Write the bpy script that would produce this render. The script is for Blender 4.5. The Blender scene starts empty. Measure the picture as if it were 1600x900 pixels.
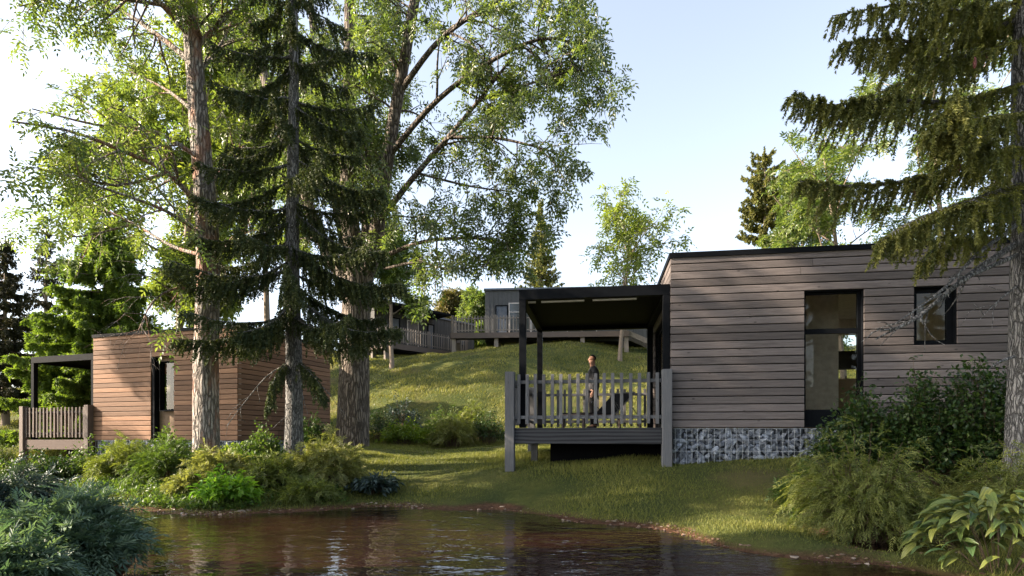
import bpy, bmesh, math, random
import numpy as np
from mathutils import Vector, Matrix
random.seed(7)
R = math.radians
sc = bpy.context.scene
col = sc.collection

# ------------------------------------------------------------ camera, sky, sun
F, HZ, EYE = 890.0, 680.0, 1.2            # focal length and horizon in photo pixels, eye height
cam = bpy.data.cameras.new('camera'); co = bpy.data.objects.new('camera', cam); col.objects.link(co)
cam.sensor_width = 36; cam.lens = 36*F/1600; cam.shift_y = (HZ-450)/1600; cam.clip_end = 2000; cam.clip_start = .05
co.location = (0, 0, EYE); co.rotation_euler = (R(90), 0, 0)
sc.camera = co
SUN_EL, SUN_AZ = R(27), R(186)            # azimuth of the direction towards the sun, counter-clockwise from +X
world = bpy.data.worlds.new("World"); sc.world = world; world.use_nodes = True
wn = world.node_tree.nodes; wl = world.node_tree.links
sky = wn.new('ShaderNodeTexSky'); sky.sky_type = 'NISHITA'; sky.sun_disc = False
sky.sun_elevation = SUN_EL; sky.sun_rotation = (math.pi/2 - SUN_AZ) % (2*math.pi)
sky.air_density = 1.0; sky.dust_density = 2.2; sky.ozone_density = 1.5; sky.altitude = 100
bg = wn['Background']; bg.inputs['Strength'].default_value = .125
hs_ = wn.new('ShaderNodeHueSaturation'); hs_.inputs['Saturation'].default_value = .58   # thin high haze pales the whole sky
wl.new(sky.outputs[0], hs_.inputs['Color']); wl.new(hs_.outputs[0], bg.inputs['Color'])
sl = bpy.data.lights.new('sun', 'SUN'); so = bpy.data.objects.new('sun', sl); col.objects.link(so)
sl.energy = 5.0; sl.angle = R(.55); sl.color = (1, .84, .65)
sdir = Vector((math.cos(SUN_AZ)*math.cos(SUN_EL), math.sin(SUN_AZ)*math.cos(SUN_EL), math.sin(SUN_EL)))
so.rotation_euler = sdir.to_track_quat('Z', 'Y').to_euler(); so.location = (-30, 0, 40)
sc.view_settings.view_transform = 'Standard'; sc.view_settings.look = 'None'
sc.view_settings.exposure = 1.85; sc.view_settings.gamma = 1
sc.cycles.max_bounces = 8; sc.cycles.diffuse_bounces = 3; sc.cycles.glossy_bounces = 4
sc.cycles.transmission_bounces = 6; sc.cycles.transparent_max_bounces = 8

# ------------------------------------------------------------ helpers
def PX(px, py, d):
    return Vector(((px-800)/F*d, d, EYE+(HZ-py)/F*d))
def tag(o, label=None, cat=None, group=None, kind=None):
    if label: o['label'] = label
    if cat: o['category'] = cat
    if group: o['group'] = group
    if kind: o['kind'] = kind
    return o
def empty(name, loc=(0, 0, 0), rz=0, label=None, cat=None, group=None, sc_=1):
    o = bpy.data.objects.new(name, None); col.objects.link(o)
    o.location = loc; o.rotation_euler = (0, 0, rz); o.empty_display_size = .2; o.scale = (sc_,)*3
    return tag(o, label, cat, group)
def link(name, me, m=None, parent=None):
    o = bpy.data.objects.new(name, me); col.objects.link(o)
    if m and not me.materials: me.materials.append(m)
    if parent: o.parent = parent
    return o
def mesh_np(name, V, Fc, rnd=None, smooth=False):
    """V (N,3); Fc (M,k) uniform polygons; rnd per face value"""
    V = np.asarray(V, np.float32); Fc = np.asarray(Fc, np.int32); M, k = Fc.shape
    me = bpy.data.meshes.new(name)
    me.vertices.add(len(V)); me.vertices.foreach_set('co', V.ravel())
    me.loops.add(M*k); me.loops.foreach_set('vertex_index', Fc.ravel())
    me.polygons.add(M); me.polygons.foreach_set('loop_start', np.arange(0, M*k, k, dtype=np.int32))
    if smooth: me.polygons.foreach_set('use_smooth', np.ones(M, bool))
    if rnd is not None:
        a = me.attributes.new('rnd', 'FLOAT', 'FACE'); a.data.foreach_set('value', np.asarray(rnd, np.float32))
    me.update(calc_edges=True)
    return me
class MB:
    def __init__(s): s.v = []; s.f = []
    def box(s, x0, y0, z0, x1, y1, z1):
        n = len(s.v)
        s.v += [(x0,y0,z0),(x1,y0,z0),(x1,y1,z0),(x0,y1,z0),(x0,y0,z1),(x1,y0,z1),(x1,y1,z1),(x0,y1,z1)]
        s.f += [tuple(n+i for i in q) for q in ((0,3,2,1),(4,5,6,7),(0,1,5,4),(1,2,6,5),(2,3,7,6),(3,0,4,7))]
        return s
    def bar(s, a, b, w, h=None, up=(0, 0, 1)):
        h = h or w; a = Vector(a); b = Vector(b); d = (b-a).normalized(); up = Vector(up)
        if abs(d.dot(up)) > .98: up = Vector((0, 1, 0))
        x = d.cross(up).normalized(); y = x.cross(d); n = len(s.v)
        for p in (a, b):
            for i, j in ((-1,-1),(1,-1),(1,1),(-1,1)): s.v.append(tuple(p + x*i*w/2 + y*j*h/2))
        s.f += [tuple(n+i for i in q) for q in ((0,1,2,3),(7,6,5,4),(0,4,5,1),(1,5,6,2),(2,6,7,3),(3,7,4,0))]
        return s
    def tube(s, pts, rad, k=6, cap=True):
        pts = [Vector(p) for p in pts]; n0 = len(s.v)
        if not hasattr(rad, '__len__'): rad = [rad]*len(pts)
        ref = Vector((.3, .5, .81))
        for i, p in enumerate(pts):
            t = (pts[min(i+1, len(pts)-1)]-pts[max(i-1, 0)]).normalized()
            x = t.cross(ref).normalized(); y = t.cross(x)
            for j in range(k):
                a = 2*math.pi*j/k; s.v.append(tuple(p+(x*math.cos(a)+y*math.sin(a))*rad[i]))
        for i in range(len(pts)-1):
            for j in range(k):
                a = n0+i*k+j; b = n0+i*k+(j+1) % k; s.f.append((a, b, b+k, a+k))
        if cap:
            s.f.append(tuple(n0+j for j in range(k))[::-1]); s.f.append(tuple(n0+(len(pts)-1)*k+j for j in range(k)))
        return s
    def build(s, name, m, parent=None, smooth=False, bevel=0):
        me = bpy.data.meshes.new(name); me.from_pydata(s.v, [], s.f); me.update()
        bm = bmesh.new(); bm.from_mesh(me)
        if bevel: bmesh.ops.bevel(bm, geom=bm.edges[:], offset=bevel, segments=1, affect='EDGES')
        bmesh.ops.recalc_face_normals(bm, faces=bm.faces[:]); bm.to_mesh(me); bm.free()
        if smooth:
            for p in me.polygons: p.use_smooth = True
        return link(name, me, m, parent)

# ------------------------------------------------------------ materials
class NT:
    def __init__(s, name):
        s.m = bpy.data.materials.new(name); s.m.use_nodes = True; s.t = s.m.node_tree; s.t.nodes.clear()
        s.out = s.n('OutputMaterial')
    def n(s, typ, **kw):
        nd = s.t.nodes.new('ShaderNode'+typ)
        for k, v in kw.items():
            if k in nd.inputs: s.set(nd.inputs[k], v)
            else: setattr(nd, k, v)
        return nd
    def set(s, inp, v):
        if isinstance(v, bpy.types.NodeSocket): s.t.links.new(v, inp)
        elif hasattr(v, '__len__') and len(v) == 3 and inp.type == 'RGBA': inp.default_value = (*v, 1)
        else: inp.default_value = v
    def ramp(s, fac, stops, interp='LINEAR'):
        r = s.n('ValToRGB'); s.set(r.inputs[0], fac); cr = r.color_ramp; cr.interpolation = interp
        while len(cr.elements) < len(stops): cr.elements.new(.5)
        for e, (p, c) in zip(cr.elements, stops):
            e.position = p; e.color = (*c, 1) if hasattr(c, '__len__') else (c, c, c, 1)
        return r.outputs[0]
    def mix(s, fac, a, b, mode='MIX'):
        m = s.n('Mix', data_type='RGBA', blend_type=mode)
        s.set(m.inputs[0], fac); s.set(m.inputs[6], a); s.set(m.inputs[7], b); return m.outputs[2]
    def math(s, op, a, b=0., c=0.):
        m = s.n('Math', operation=op); s.set(m.inputs[0], a); s.set(m.inputs[1], b); s.set(m.inputs[2], c); return m.outputs[0]
    def noise(s, vec, scale, detail=4, rough=.55, dist=0.):
        n = s.n('TexNoise', Scale=scale, Detail=detail, Roughness=rough, Distortion=dist)
        if vec: s.set(n.inputs['Vector'], vec)
        return n.outputs['Fac']
    def mapping(s, vec, scale=(1, 1, 1), loc=(0, 0, 0)):
        m = s.n('Mapping'); s.set(m.inputs['Vector'], vec); m.inputs['Scale'].default_value = scale
        s.set(m.inputs['Location'], loc); return m.outputs[0]
    def bump(s, h, strength, dist, nrm=None):
        b = s.n('Bump', Strength=strength, Distance=dist, Height=h)
        if nrm: s.set(b.inputs['Normal'], nrm)
        return b.outputs[0]
    def pbsdf(s, color, rough=.6, bump=None, **kw):
        p = s.n('BsdfPrincipled'); s.set(p.inputs['Base Color'], color); s.set(p.inputs['Roughness'], rough)
        if bump: s.set(p.inputs['Normal'], bump)
        for k, v in kw.items(): s.set(p.inputs[k.replace('_', ' ')], v)
        return p.outputs[0]
    def done(s, sh): s.t.links.new(sh, s.out.inputs['Surface']); return s.m
def plain(name, c, rough=.6, metal=0., var=.15, bscale=0, spec=None):
    t = NT(name); oc = t.n('TexCoord').outputs['Object']
    n = t.noise(oc, 9, 5); c2 = tuple(x*(1-var) for x in c); c3 = tuple(min(1, x*(1+var)) for x in c)
    cc = t.ramp(n, [(.3, c2), (.7, c3)])
    b = t.bump(t.noise(oc, bscale), .3, .01) if bscale else None
    return t.done(t.pbsdf(cc, rough, b, Metallic=metal, Specular_IOR_Level=spec if spec is not None else (.04 if max(c) < .02 else .4)))
def wood(name, dark, light, knot=.25, along='x', gscale=1., rough=.75, ring=0., bstr=.5):
    """sawn timber: grain runs along the object's own x axis (or z), knots, per-board tone"""
    t = NT(name); tc = t.n('TexCoord'); oi = t.n('ObjectInfo').outputs['Random']
    sc_ = (1.1, 9, 24) if along == 'x' else (24, 9, 1.1)
    off = t.n('CombineXYZ', X=t.math('MULTIPLY', oi, 37.), Y=t.math('MULTIPLY', oi, 91.), Z=t.math('MULTIPLY', oi, 53.)).outputs[0]
    vec = t.n('VectorMath', operation='ADD'); t.set(vec.inputs[0], tc.outputs['Object']); t.set(vec.inputs[1], off); vec = vec.outputs[0]
    g1 = t.noise(t.mapping(vec, tuple(k*gscale for k in sc_)), 2.2, 7, .65, .6)
    g2 = t.noise(t.mapping(vec, tuple(k*gscale*4 for k in sc_)), 3, 4, .6)
    v = t.n('TexVoronoi', Scale=2.6, feature='F1'); t.set(v.inputs['Vector'], t.mapping(vec, (1, 2, 2.6) if along == 'x' else (2.6, 2, 1)))
    kn = t.ramp(v.outputs['Distance'], [(.02, 1.), (.1, 0.)])
    col_ = t.ramp(g1, [(.28, dark), (.72, light)])
    if ring:
        w = t.n('TexWave', Scale=ring, Distortion=7, Detail=2, wave_type='BANDS', bands_direction='Z', wave_profile='SIN')
        w.inputs['Detail Scale'].default_value = .6
        t.set(w.inputs['Vector'], t.mapping(vec, (.16, 1, 1) if along == 'x' else (1, 1, .16)))
        col_ = t.mix(.75, col_, t.ramp(w.outputs['Fac'], [(.25, tuple(x*.35 for x in dark)), (.6, light)]))
    col_ = t.mix(t.math('MULTIPLY', g2, .5), col_, tuple(x*.55 for x in dark))
    col_ = t.mix(t.math('MULTIPLY', kn, knot*2.6), col_, tuple(x*.25 for x in dark))
    big = t.noise(t.mapping(vec, (.6, 1, 1)), 1.3, 3)
    col_ = t.mix(t.ramp(big, [(.35, .0), (.7, .45)]), col_, tuple(x*.6 for x in light))
    tone = t.math('ADD', t.math('MULTIPLY', oi, .65), .67)
    hs = t.n('HueSaturation', Value=tone, Color=col_).outputs[0]
    b = t.bump(t.math('ADD', g1, t.math('MULTIPLY', g2, .6)), bstr, .006)
    return t.done(t.pbsdf(hs, rough, b, Specular_IOR_Level=.3))
def leafm(name, a, b, trans=.35, tcol=None, rough=.5, spec=.35):
    t = NT(name); at = t.n('Attribute', attribute_name='rnd').outputs['Fac']
    mid = tuple((x+y)/2 for x, y in zip(a, b))
    c = t.ramp(at, [(0, a), (.55, mid), (1, b)])
    p = t.pbsdf(c, rough, Specular_IOR_Level=spec)
    tr = t.n('BsdfTranslucent'); t.set(tr.inputs['Color'], t.mix(1., c, tcol or (1.6, 1.7, .7), 'MULTIPLY'))
    m = t.n('MixShader'); t.set(m.inputs[0], trans); t.set(m.inputs[1], p); t.set(m.inputs[2], tr.outputs[0])
    return t.done(m.outputs[0])
def barkm(name, dark, light, red=None, sc_=1., bstr=1.):
    t = NT(name); oc = t.n('TexCoord').outputs['Object']
    v = t.n('TexVoronoi', Scale=17*sc_, feature='DISTANCE_TO_EDGE', Randomness=1.)
    n0 = t.n('TexNoise', Scale=3*sc_, Detail=4)
    t.set(n0.inputs['Vector'], oc)
    wv = t.mix(.12, t.mapping(oc, (1, 1, .13)), n0.outputs['Color'], 'ADD')
    t.set(v.inputs['Vector'], wv)
    crack = t.ramp(v.outputs['Distance'], [(0., 0.), (.22, 1.)])
    fine = t.noise(t.mapping(oc, (1, 1, .35)), 28*sc_, 6, .7)
    c = t.mix(crack, tuple(x*.4 for x in dark), t.ramp(fine, [(.3, dark), (.7, light)]))
    if red: c = t.mix(t.ramp(t.noise(t.mapping(oc, (1, 1, .4)), 3.1, 3), [(.5, 0.), (.62, .8)]), c, red)
    h = t.math('ADD', crack, t.math('MULTIPLY', fine, .5))
    return t.done(t.pbsdf(c, .85, t.bump(h, bstr, .035), Specular_IOR_Level=.2))

M = {}
M['clad_grey'] = wood('weathered_grey_cladding', (.098, .083, .080), (.26, .222, .212), knot=.5)
M['clad_brown'] = wood('reddish_brown_cladding', (.15, .074, .042), (.34, .19, .112))
M['rail_grey'] = wood('greyed_timber', (.095, .096, .104), (.20, .20, .21), gscale=1.3)
M['rail_grey_v'] = wood('greyed_timber_upright', (.095, .096, .104), (.20, .20, .21), along='z', gscale=1.3)
M['rail_brown'] = wood('brown_timber', (.10, .074, .064), (.19, .15, .13), gscale=1.3)
M['rail_brown_v'] = wood('brown_timber_upright', (.10, .074, .064), (.19, .15, .13), along='z', gscale=1.3)
M['beam'] = wood('dark_grained_beam', (.022, .022, .026), (.095, .097, .108), ring=4.5, knot=0.1)
M['beam_brown'] = wood('brown_grained_beam', (.05, .035, .03), (.15, .10, .08), ring=9., knot=0.1)
M['black'] = plain('charcoal_metal', (.007, .008, .010), .55, .0)
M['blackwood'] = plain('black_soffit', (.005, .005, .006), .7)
M['white'] = plain('white_strip', (.5, .48, .45), .6)
M['plaster'] = plain('beige_plaster', (.80, .70, .61), .8)
M['oak'] = wood('oak_interior', (.25, .16, .10), (.42, .29, .19))
M['cabinet'] = plain('dark_cabinet', (.05, .045, .04), .5)
M['ceramic'] = plain('pale_ceramic', (.55, .5, .46), .3)
M['steel'] = plain('steel', (.5, .5, .5), .25, 1.)
M['fabric_black'] = plain('black_mesh_fabric', (.012, .012, .013), .8)
M['jacket'] = plain('grey_jacket', (.045, .045, .05), .85, bscale=60)
M['trousers'] = plain('black_trousers', (.012, .012, .014), .85)
M['skin'] = plain('skin', (.36, .19, .13), .55)
M['hair'] = plain('dark_hair', (.02, .013, .01), .7, bscale=80)
M['grey_side'] = wood('hill_cabin_siding', (.07, .07, .07), (.14, .14, .138), along='z', knot=.05)
M['slate'] = plain('slate_grey_panel', (.10, .115, .14), .5)
M['curtain'] = plain('pale_curtain', (.6, .55, .48), .9)
def glassm():
    t = NT('window_glass'); gl = t.n('BsdfGlossy', Roughness=.01); tr = t.n('BsdfTransparent', Color=(.8, .82, .8))
    fr = t.math('MULTIPLY', t.n('Fresnel', IOR=1.5).outputs[0], t.math('SUBTRACT', 1., t.n('NewGeometry').outputs['Backfacing']))
    m = t.n('MixShader'); t.set(m.inputs[0], fr); t.set(m.inputs[1], tr.outputs[0]); t.set(m.inputs[2], gl.outputs[0])
    return t.done(m.outputs[0])
M['glass'] = glassm()
def stonem():
    t = NT('gabion_stone'); oc = t.n('TexCoord').outputs['Object']; oi = t.n('ObjectInfo').outputs['Random']
    n = t.noise(oc, 2.5, 6, .65); c = t.ramp(n, [(.3, (.13, .145, .175)), (.5, (.28, .31, .37)), (.72, (.60, .63, .70))])
    c = t.n('HueSaturation', Value=t.math('ADD', t.math('MULTIPLY', oi, .9), .45), Color=c).outputs[0]
    return t.done(t.pbsdf(c, .8, t.bump(t.noise(oc, 6, 5), .6, .15)))
M['stone'] = stonem()
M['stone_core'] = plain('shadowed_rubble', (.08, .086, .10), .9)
M['wire'] = plain('galvanised_wire', (.55, .57, .6), .45, .3)

# ------------------------------------------------------------ terrain
CT = [  # photo x, photo y, distance -> a point of the ground
 (793,732,10.95),(1044,729,10.5),(1180,723,10.3),(1300,723,9.9),(1450,735,9.3),(1600,745,8.8),(1600,800,6.5),
 (550,700,17),(322,727,12),(458,722,12),(38,736,18.3),(137,737,17),(190,735,14.5),(390,716,15),(100,748,13.5),(-100,748,13.5),
 (900,703,15),(690,692,20),(780,690,20),(560,694,20),(400,694,21),(940,690,20),(1100,690,20),(640,715,14),(720,715,13.5),(850,715,13),
 (720,556,36),(772,549,35),(902,547,34),(612,580,31.6),(973,571,33),(650,625,25),(800,615,25),(973,610,26),(560,600,30),
 (1200,560,34),(1500,560,30),(400,600,32),(200,640,30),(0,655,30),(-200,650,30),(600,552,40),(700,553,41),(1010,543,44),
 (30,700,22),(-100,700,22),(1530,905,4.6),(1700,900,4.6),(1380,868,6.2),(1250,815,7.3),(1600,860,5.2)]
CT = [tuple(PX(*c)) for c in CT]
CT += [((px-800)/F*d, d, z) for px, py, z in
       [(0,772,.0),(120,775,.0),(220,795,.0),(320,803,.0),(430,800,.02),(520,797,.0),(600,793,.0),(700,800,.0),(800,800,.0),(900,815,.0),(1050,833,.0),
        (1110,853,.0),(1250,876,.0),(1400,890,.0)] for d in [EYE*F/(py-HZ)]]
CT += [(-3.4,4.9,.02),(-4.4,5.2,.18),(-3.3,3.6,.05),(-5,3,.25),(-9,6,.35),(-9,9.2,.02),(-5,7.3,-.1),(-1.5,6.5,-.35),(0,3,-.5),(0,0,-.6),(-1.5,3.5,-.3),(1.5,4,-.3),(2,0,-.4),(0,-5,-.6),(3.3,6.4,.12),
       (-14,4,.5),(-30,10,1.2),(-60,30,4),(-60,0,2),(14,3,.8),(30,12,2.5),(60,30,7),(60,0,4),(0,-14,.6),(30,-20,2),(-30,-20,2),
       (0,60,7.5),(-50,60,6),(50,60,8),(0,110,8),(-110,110,8),(110,110,8),(-110,0,5),(110,0,7),(0,-110,5),(-110,-110,5),(110,-110,5),(0,250,9),(-250,250,9),(250,250,9),(250,0,9),(-250,0,9)]
CT += [tuple(PX(*c)) for c in [(560,560,36),(640,558,37),(840,542,37.5),(940,541,38),(500,562,36),(440,566,36),(560,553,42),(480,556,42)]]
for px, py in [(520,797),(600,793),(700,800),(800,800),(900,815),(1050,833),(1110,853),(1250,876),(1400,890)]:
    d = EYE*F/(py-HZ); CT += [((px-800)/F*d*1.06, d*1.07, .085), ((px-800)/F*d*.94, d*.93, -.10)]
CT = np.array(CT, float)
def _phi(r): return np.where(r > 1e-9, r*r*np.log(np.maximum(r, 1e-9)), 0)
_n = len(CT); _A = np.zeros((_n+3, _n+3))
_D = np.linalg.norm(CT[:, None, :2]-CT[None, :, :2], axis=2)
_A[:_n, :_n] = _phi(_D) + np.eye(_n)*.04; _A[:_n, _n] = 1; _A[:_n, _n+1:] = CT[:, :2]; _A[_n, :_n] = 1; _A[_n+1:, :_n] = CT[:, :2].T
_w = np.linalg.solve(_A, np.concatenate([CT[:, 2], np.zeros(3)]))
_rn = np.random.default_rng(3)
_sn = [(a*6.283, f, p*6.283, amp) for a, p, f, amp in zip(_rn.random(26), _rn.random(26), np.geomspace(.25, 7, 26), .10/np.geomspace(1, 9, 26))]
def G(x, y):
    x = np.atleast_1d(np.asarray(x, float)); y = np.atleast_1d(np.asarray(y, float)); out = np.empty(len(x))
    for i in range(0, len(x), 20000):
        xs, ys = x[i:i+20000], y[i:i+20000]
        r = np.sqrt((xs[:, None]-CT[None, :, 0])**2+(ys[:, None]-CT[None, :, 1])**2)
        z = _phi(r) @ _w[:_n] + _w[_n] + _w[_n+1]*xs + _w[_n+2]*ys
        ns = sum(amp*np.sin(f*(xs*math.cos(a)+ys*math.sin(a))+p) for a, f, p, amp in _sn)
        dist = np.hypot(xs, ys)
        out[i:i+20000] = z + ns*np.clip(.18+.05*(dist-8), .18, 1.)
    return out
def g(x, y): return float(G([x], [y])[0])

gx = np.concatenate([-np.geomspace(300, 24, 26), np.arange(-23.5, 22, .22), np.geomspace(22.5, 300, 26)])
gy = np.concatenate([-np.geomspace(260, 4, 20), np.arange(-3.5, 46, .22), np.geomspace(46.5, 320, 26)])
XX, YY = np.meshgrid(gx, gy); ZZ = G(XX.ravel(), YY.ravel())
nx, ny = len(gx), len(gy)
ii = np.arange((ny-1)*nx).reshape(ny-1, nx)[:, :-1].ravel()
ground_me = mesh_np('ground', np.c_[XX.ravel(), YY.ravel(), ZZ], np.c_[ii, ii+1, ii+nx+1, ii+nx], smooth=True)
def groundm():
    t = NT('lawn_and_bank'); geo = t.n('NewGeometry').outputs['Position']
    z = t.n('SeparateXYZ'); t.set(z.inputs[0], geo); z = z.outputs[2]
    n1 = t.noise(geo, .9, 6, .6); n2 = t.noise(geo, 11, 5, .7); n3 = t.noise(geo, 45, 3, .6)
    gr = t.ramp(n1, [(.3, (.05, .068, .017)), (.5, (.09, .10, .024)), (.72, (.16, .15, .04))])
    gr = t.mix(t.math('MULTIPLY', n2, .6), gr, (.03, .045, .012))
    dry = t.ramp(t.noise(geo, .35, 4), [(.58, 0.), (.7, .65)])
    gr = t.mix(dry, gr, (.17, .125, .06))
    soil = t.ramp(n2, [(.3, (.035, .018, .010)), (.55, (.10, .05, .028)), (.8, (.20, .14, .09))])
    zz = t.math('ADD', z, t.math('MULTIPLY', t.math('SUBTRACT', n1, .5), .16))
    k = t.ramp(zz, [(.02, 1.), (.06, 0.)])
    c = t.mix(k, gr, soil)
    h = t.math('ADD', t.math('MULTIPLY', n2, 1.), t.math('MULTIPLY', n3, .4))
    return t.done(t.pbsdf(c, .9, t.bump(h, 1., .08), Specular_IOR_Level=.15))
tag(link('ground', ground_me, groundm()), kind='structure')

def waterm():
    t = NT('brown_pond_water'); geo = t.n('NewGeometry').outputs['Position']
    a = t.noise(t.mapping(geo, (1., 1.7, 1)), 2.1, 2, .45, .5)
    b = t.noise(t.mapping(geo, (1., 1.8, 1)), 8., 2, .5, .3)
    h = t.math('ADD', a, t.math('MULTIPLY', b, .32))
    c = t.ramp(t.noise(geo, .5, 4), [(.35, (.011, .0055, .0045)), (.7, (.026, .011, .008))])
    return t.done(t.pbsdf(c, .015, t.bump(h, .5, .030), IOR=1.42, Specular_IOR_Level=.8))
wm = MB(); wm.v = [(-40, -40, 0), (40, -40, 0), (40, 14, 0), (-40, 14, 0)]; wm.f = [(0, 1, 2, 3)]
tag(wm.build('pond_water', waterm()), kind='structure')

# ------------------------------------------------------------ cabins
def board_mesh(L, h, th=.028, c=.007):
    """chamfered cladding board: x 0..L, outward -y, z 0..h"""
    prof = [(0, 0), (-th+c, 0), (-th, c), (-th, h-c*1.6), (-th+c, h), (0, h)]
    V = [(0, y, z) for y, z in prof]+[(L, y, z) for y, z in prof]
    Fs = [(i, (i+1) % 6, (i+1) % 6+6, i+6) for i in range(6)]+[tuple(range(5, -1, -1)), tuple(range(6, 12))]
    me = bpy.data.meshes.new('board'); me.from_pydata(V, [], [f[::-1] for f in Fs]); me.update(); return me
_bc = {}
def clad(parent, mat, o, rz, L, rows, pitch, openings, seams=2, rnd=random):
    """rows of boards along a wall; openings = [(x0,x1,z0,z1)] in wall coordinates"""
    ca, sa = math.cos(rz), math.sin(rz)
    for r in range(rows):
        z0 = r*pitch; z1 = z0+pitch-.016; zc = (z0+z1)/2
        spans = [(0, L)]
        for (a, b, c, d) in openings:
            if z1 > c+.005 and z0 < d-.005:
                ns = []
                for s, e in spans:
                    if a > s: ns.append((s, min(a, e)))
                    if b < e: ns.append((max(b, s), e))
                spans = [(s, e) for s, e in ns if e-s > .04]
        for s, e in spans:
            cuts = [s]
            if e-s > 2.4 and rnd.random() < .5*seams: cuts.append(s+round(rnd.uniform(.6, e-s-.6), 1))
            cuts.append(e)
            for a, b in zip(cuts[:-1], cuts[1:]):
                key = (round(b-a-.008, 3), round(pitch, 4), mat)
                if key not in _bc:
                    _bc[key] = board_mesh(key[0], pitch-.016); _bc[key].materials.append(M[mat])
                ob = link('board', _bc[key], None, parent)
                j = rnd.uniform(-.0015, .0025)
                ob.location = (o[0]+ca*a+sa*j, o[1]+sa*a-ca*j, z0+o[2]); ob.rotation_euler = (0, 0, rz)
def wall_panels(mb, L, H, th, openings, put):
    xs = sorted({0, L, *[v for o in openings for v in o[:2]]})
    for a, b in zip(xs[:-1], xs[1:]):
        m_ = (a+b)/2; cur = 0
        for o in sorted([o for o in openings if o[0] < m_ < o[1]], key=lambda o: o[2]):
            if o[2] > cur+.01: put(a, b, cur, o[2])
            cur = o[3]
        if cur < H-.01: put(a, b, cur, H)
def window(parent, o, rz, w, z0, z1, transom=None, kick=0, depth=.13, fw=.05, fm='black'):
    """frame recessed in the opening; local x along wall, +y inward"""
    fr = MB(); y0, y1 = depth-.06, depth
    fr.box(0, 0.0, z0, .012, depth-.062, z1).box(w-.012, 0, z0, w, depth-.062, z1).box(.014, 0, z1-.012, w-.014, depth-.062, z1)
    fr.box(0, y0, z0, fw, y1, z1).box(w-fw*1.4, y0, z0, w, y1, z1).box(fw+.001, y0+.001, z1-fw, w-fw*1.4-.001, y1-.001, z1)
    if kick: fr.box(fw+.001, y0+.004, z0, w-fw*1.4-.001, y1, z0+kick)
    else: fr.box(fw+.001, y0+.001, z0, w-fw*1.4-.001, y1-.001, z0+fw)
    if transom: fr.box(fw+.001, y0+.002, transom-.045, w-fw*1.4-.001, y1-.002, transom+.045)
    f = fr.build('window_frame', M[fm], parent); f.location = o; f.rotation_euler = (0, 0, rz)
    g0 = z0+(kick or fw)
    gs = [(g0, transom-.045), (transom+.045, z1-fw)] if transom else [(g0, z1-fw)]
    for a, b in gs:
        gm = MB().box(fw, y0+.025, a, w-fw*1.4, y0+.033, b).build('pane', M['glass'], f)
    sl_ = MB().box(.013, -.02, z0-.02, w-.013, depth-.001, z0-.001).build('sill', M[fm], f)
    return f
def hull(rng, n=11):
    bm = bmesh.new()
    for _ in range(n):
        v = rng.normal(size=3); v /= np.linalg.norm(v); v *= rng.uniform(.8, 1.05); bm.verts.new((v[0]*.62, v[1]*.5, v[2]*.47))
    r = bmesh.ops.convex_hull(bm, input=bm.verts[:])
    bmesh.ops.delete(bm, geom=[e for e in r['geom_interior'] if isinstance(e, bmesh.types.BMVert)], context='VERTS')
    me = bpy.data.meshes.new('stone'); bm.to_mesh(me); bm.free(); me.materials.append(M['stone']); return me
_rs = np.random.default_rng(5)
STONES = [hull(_rs) for _ in range(10)]
def gabion(parent, o, rz, L, zt, zb, indiv, pitch=.105):
    """basket of stones: the first `indiv` metres as single stones, the rest joined; rz like a wall"""
    rng = np.random.default_rng(int(L*100)); ca, sa = math.cos(rz), math.sin(rz)
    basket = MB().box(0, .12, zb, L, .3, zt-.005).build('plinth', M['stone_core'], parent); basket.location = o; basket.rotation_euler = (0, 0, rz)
    JV, JF, n0 = [], [], 0
    for r in range(int((zt-zb)/pitch)+1):
        for c in range(int(L/pitch)):
            x = (c+.5+(r % 2)*.5)*pitch+rng.normal()*.015; z = zt-pitch*.5-r*pitch*.93+rng.normal()*.01
            s = pitch*rng.uniform(1.15, 1.8); y = .05+rng.uniform(0, .04)
            if x > L-.04 or x < .04: continue
            e = (rng.uniform(-.5, .5), rng.uniform(0, 6.28), rng.uniform(-.6, .6)); z = min(z, zt-.4*s)
            me = STONES[rng.integers(10)]
            if x < indiv:
                ob = link('stone', me, None, parent); ob.scale = (s,)*3; ob.rotation_euler = e
                ob.location = (o[0]+ca*x-sa*y, o[1]+sa*x+ca*y, z+o[2])
            else:
                mt = Matrix.LocRotScale((x, y, z), None, (s,)*3) @ Matrix.Rotation(e[1], 4, 'Y') @ Matrix.Rotation(e[0], 4, 'X')
                JV += [tuple(mt @ v.co) for v in me.vertices]; JF += [tuple(n0+i for i in p.vertices) for p in me.polygons]; n0 = len(JV)
    if JV:
        mj = MB(); mj.v = JV; mj.f = JF; ob = mj.build('rubble_stones', M['stone'], parent); ob.location = o; ob.rotation_euler = (0, 0, rz); ob['kind'] = 'stuff'
    wr = MB(); x = .03
    while x < L: wr.bar((x, -.012, zt-.01), (x, -.012, zb), .006); x += .1
    for z in (zt-.012, zt-.22, zt-.43, zb+.03): wr.bar((0, -.018, z), (L, -.018, z), .006)
    w = wr.build('wire_mesh', M['wire'], parent); w.location = o; w.rotation_euler = (0, 0, rz); w['kind'] = 'stuff'

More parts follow.
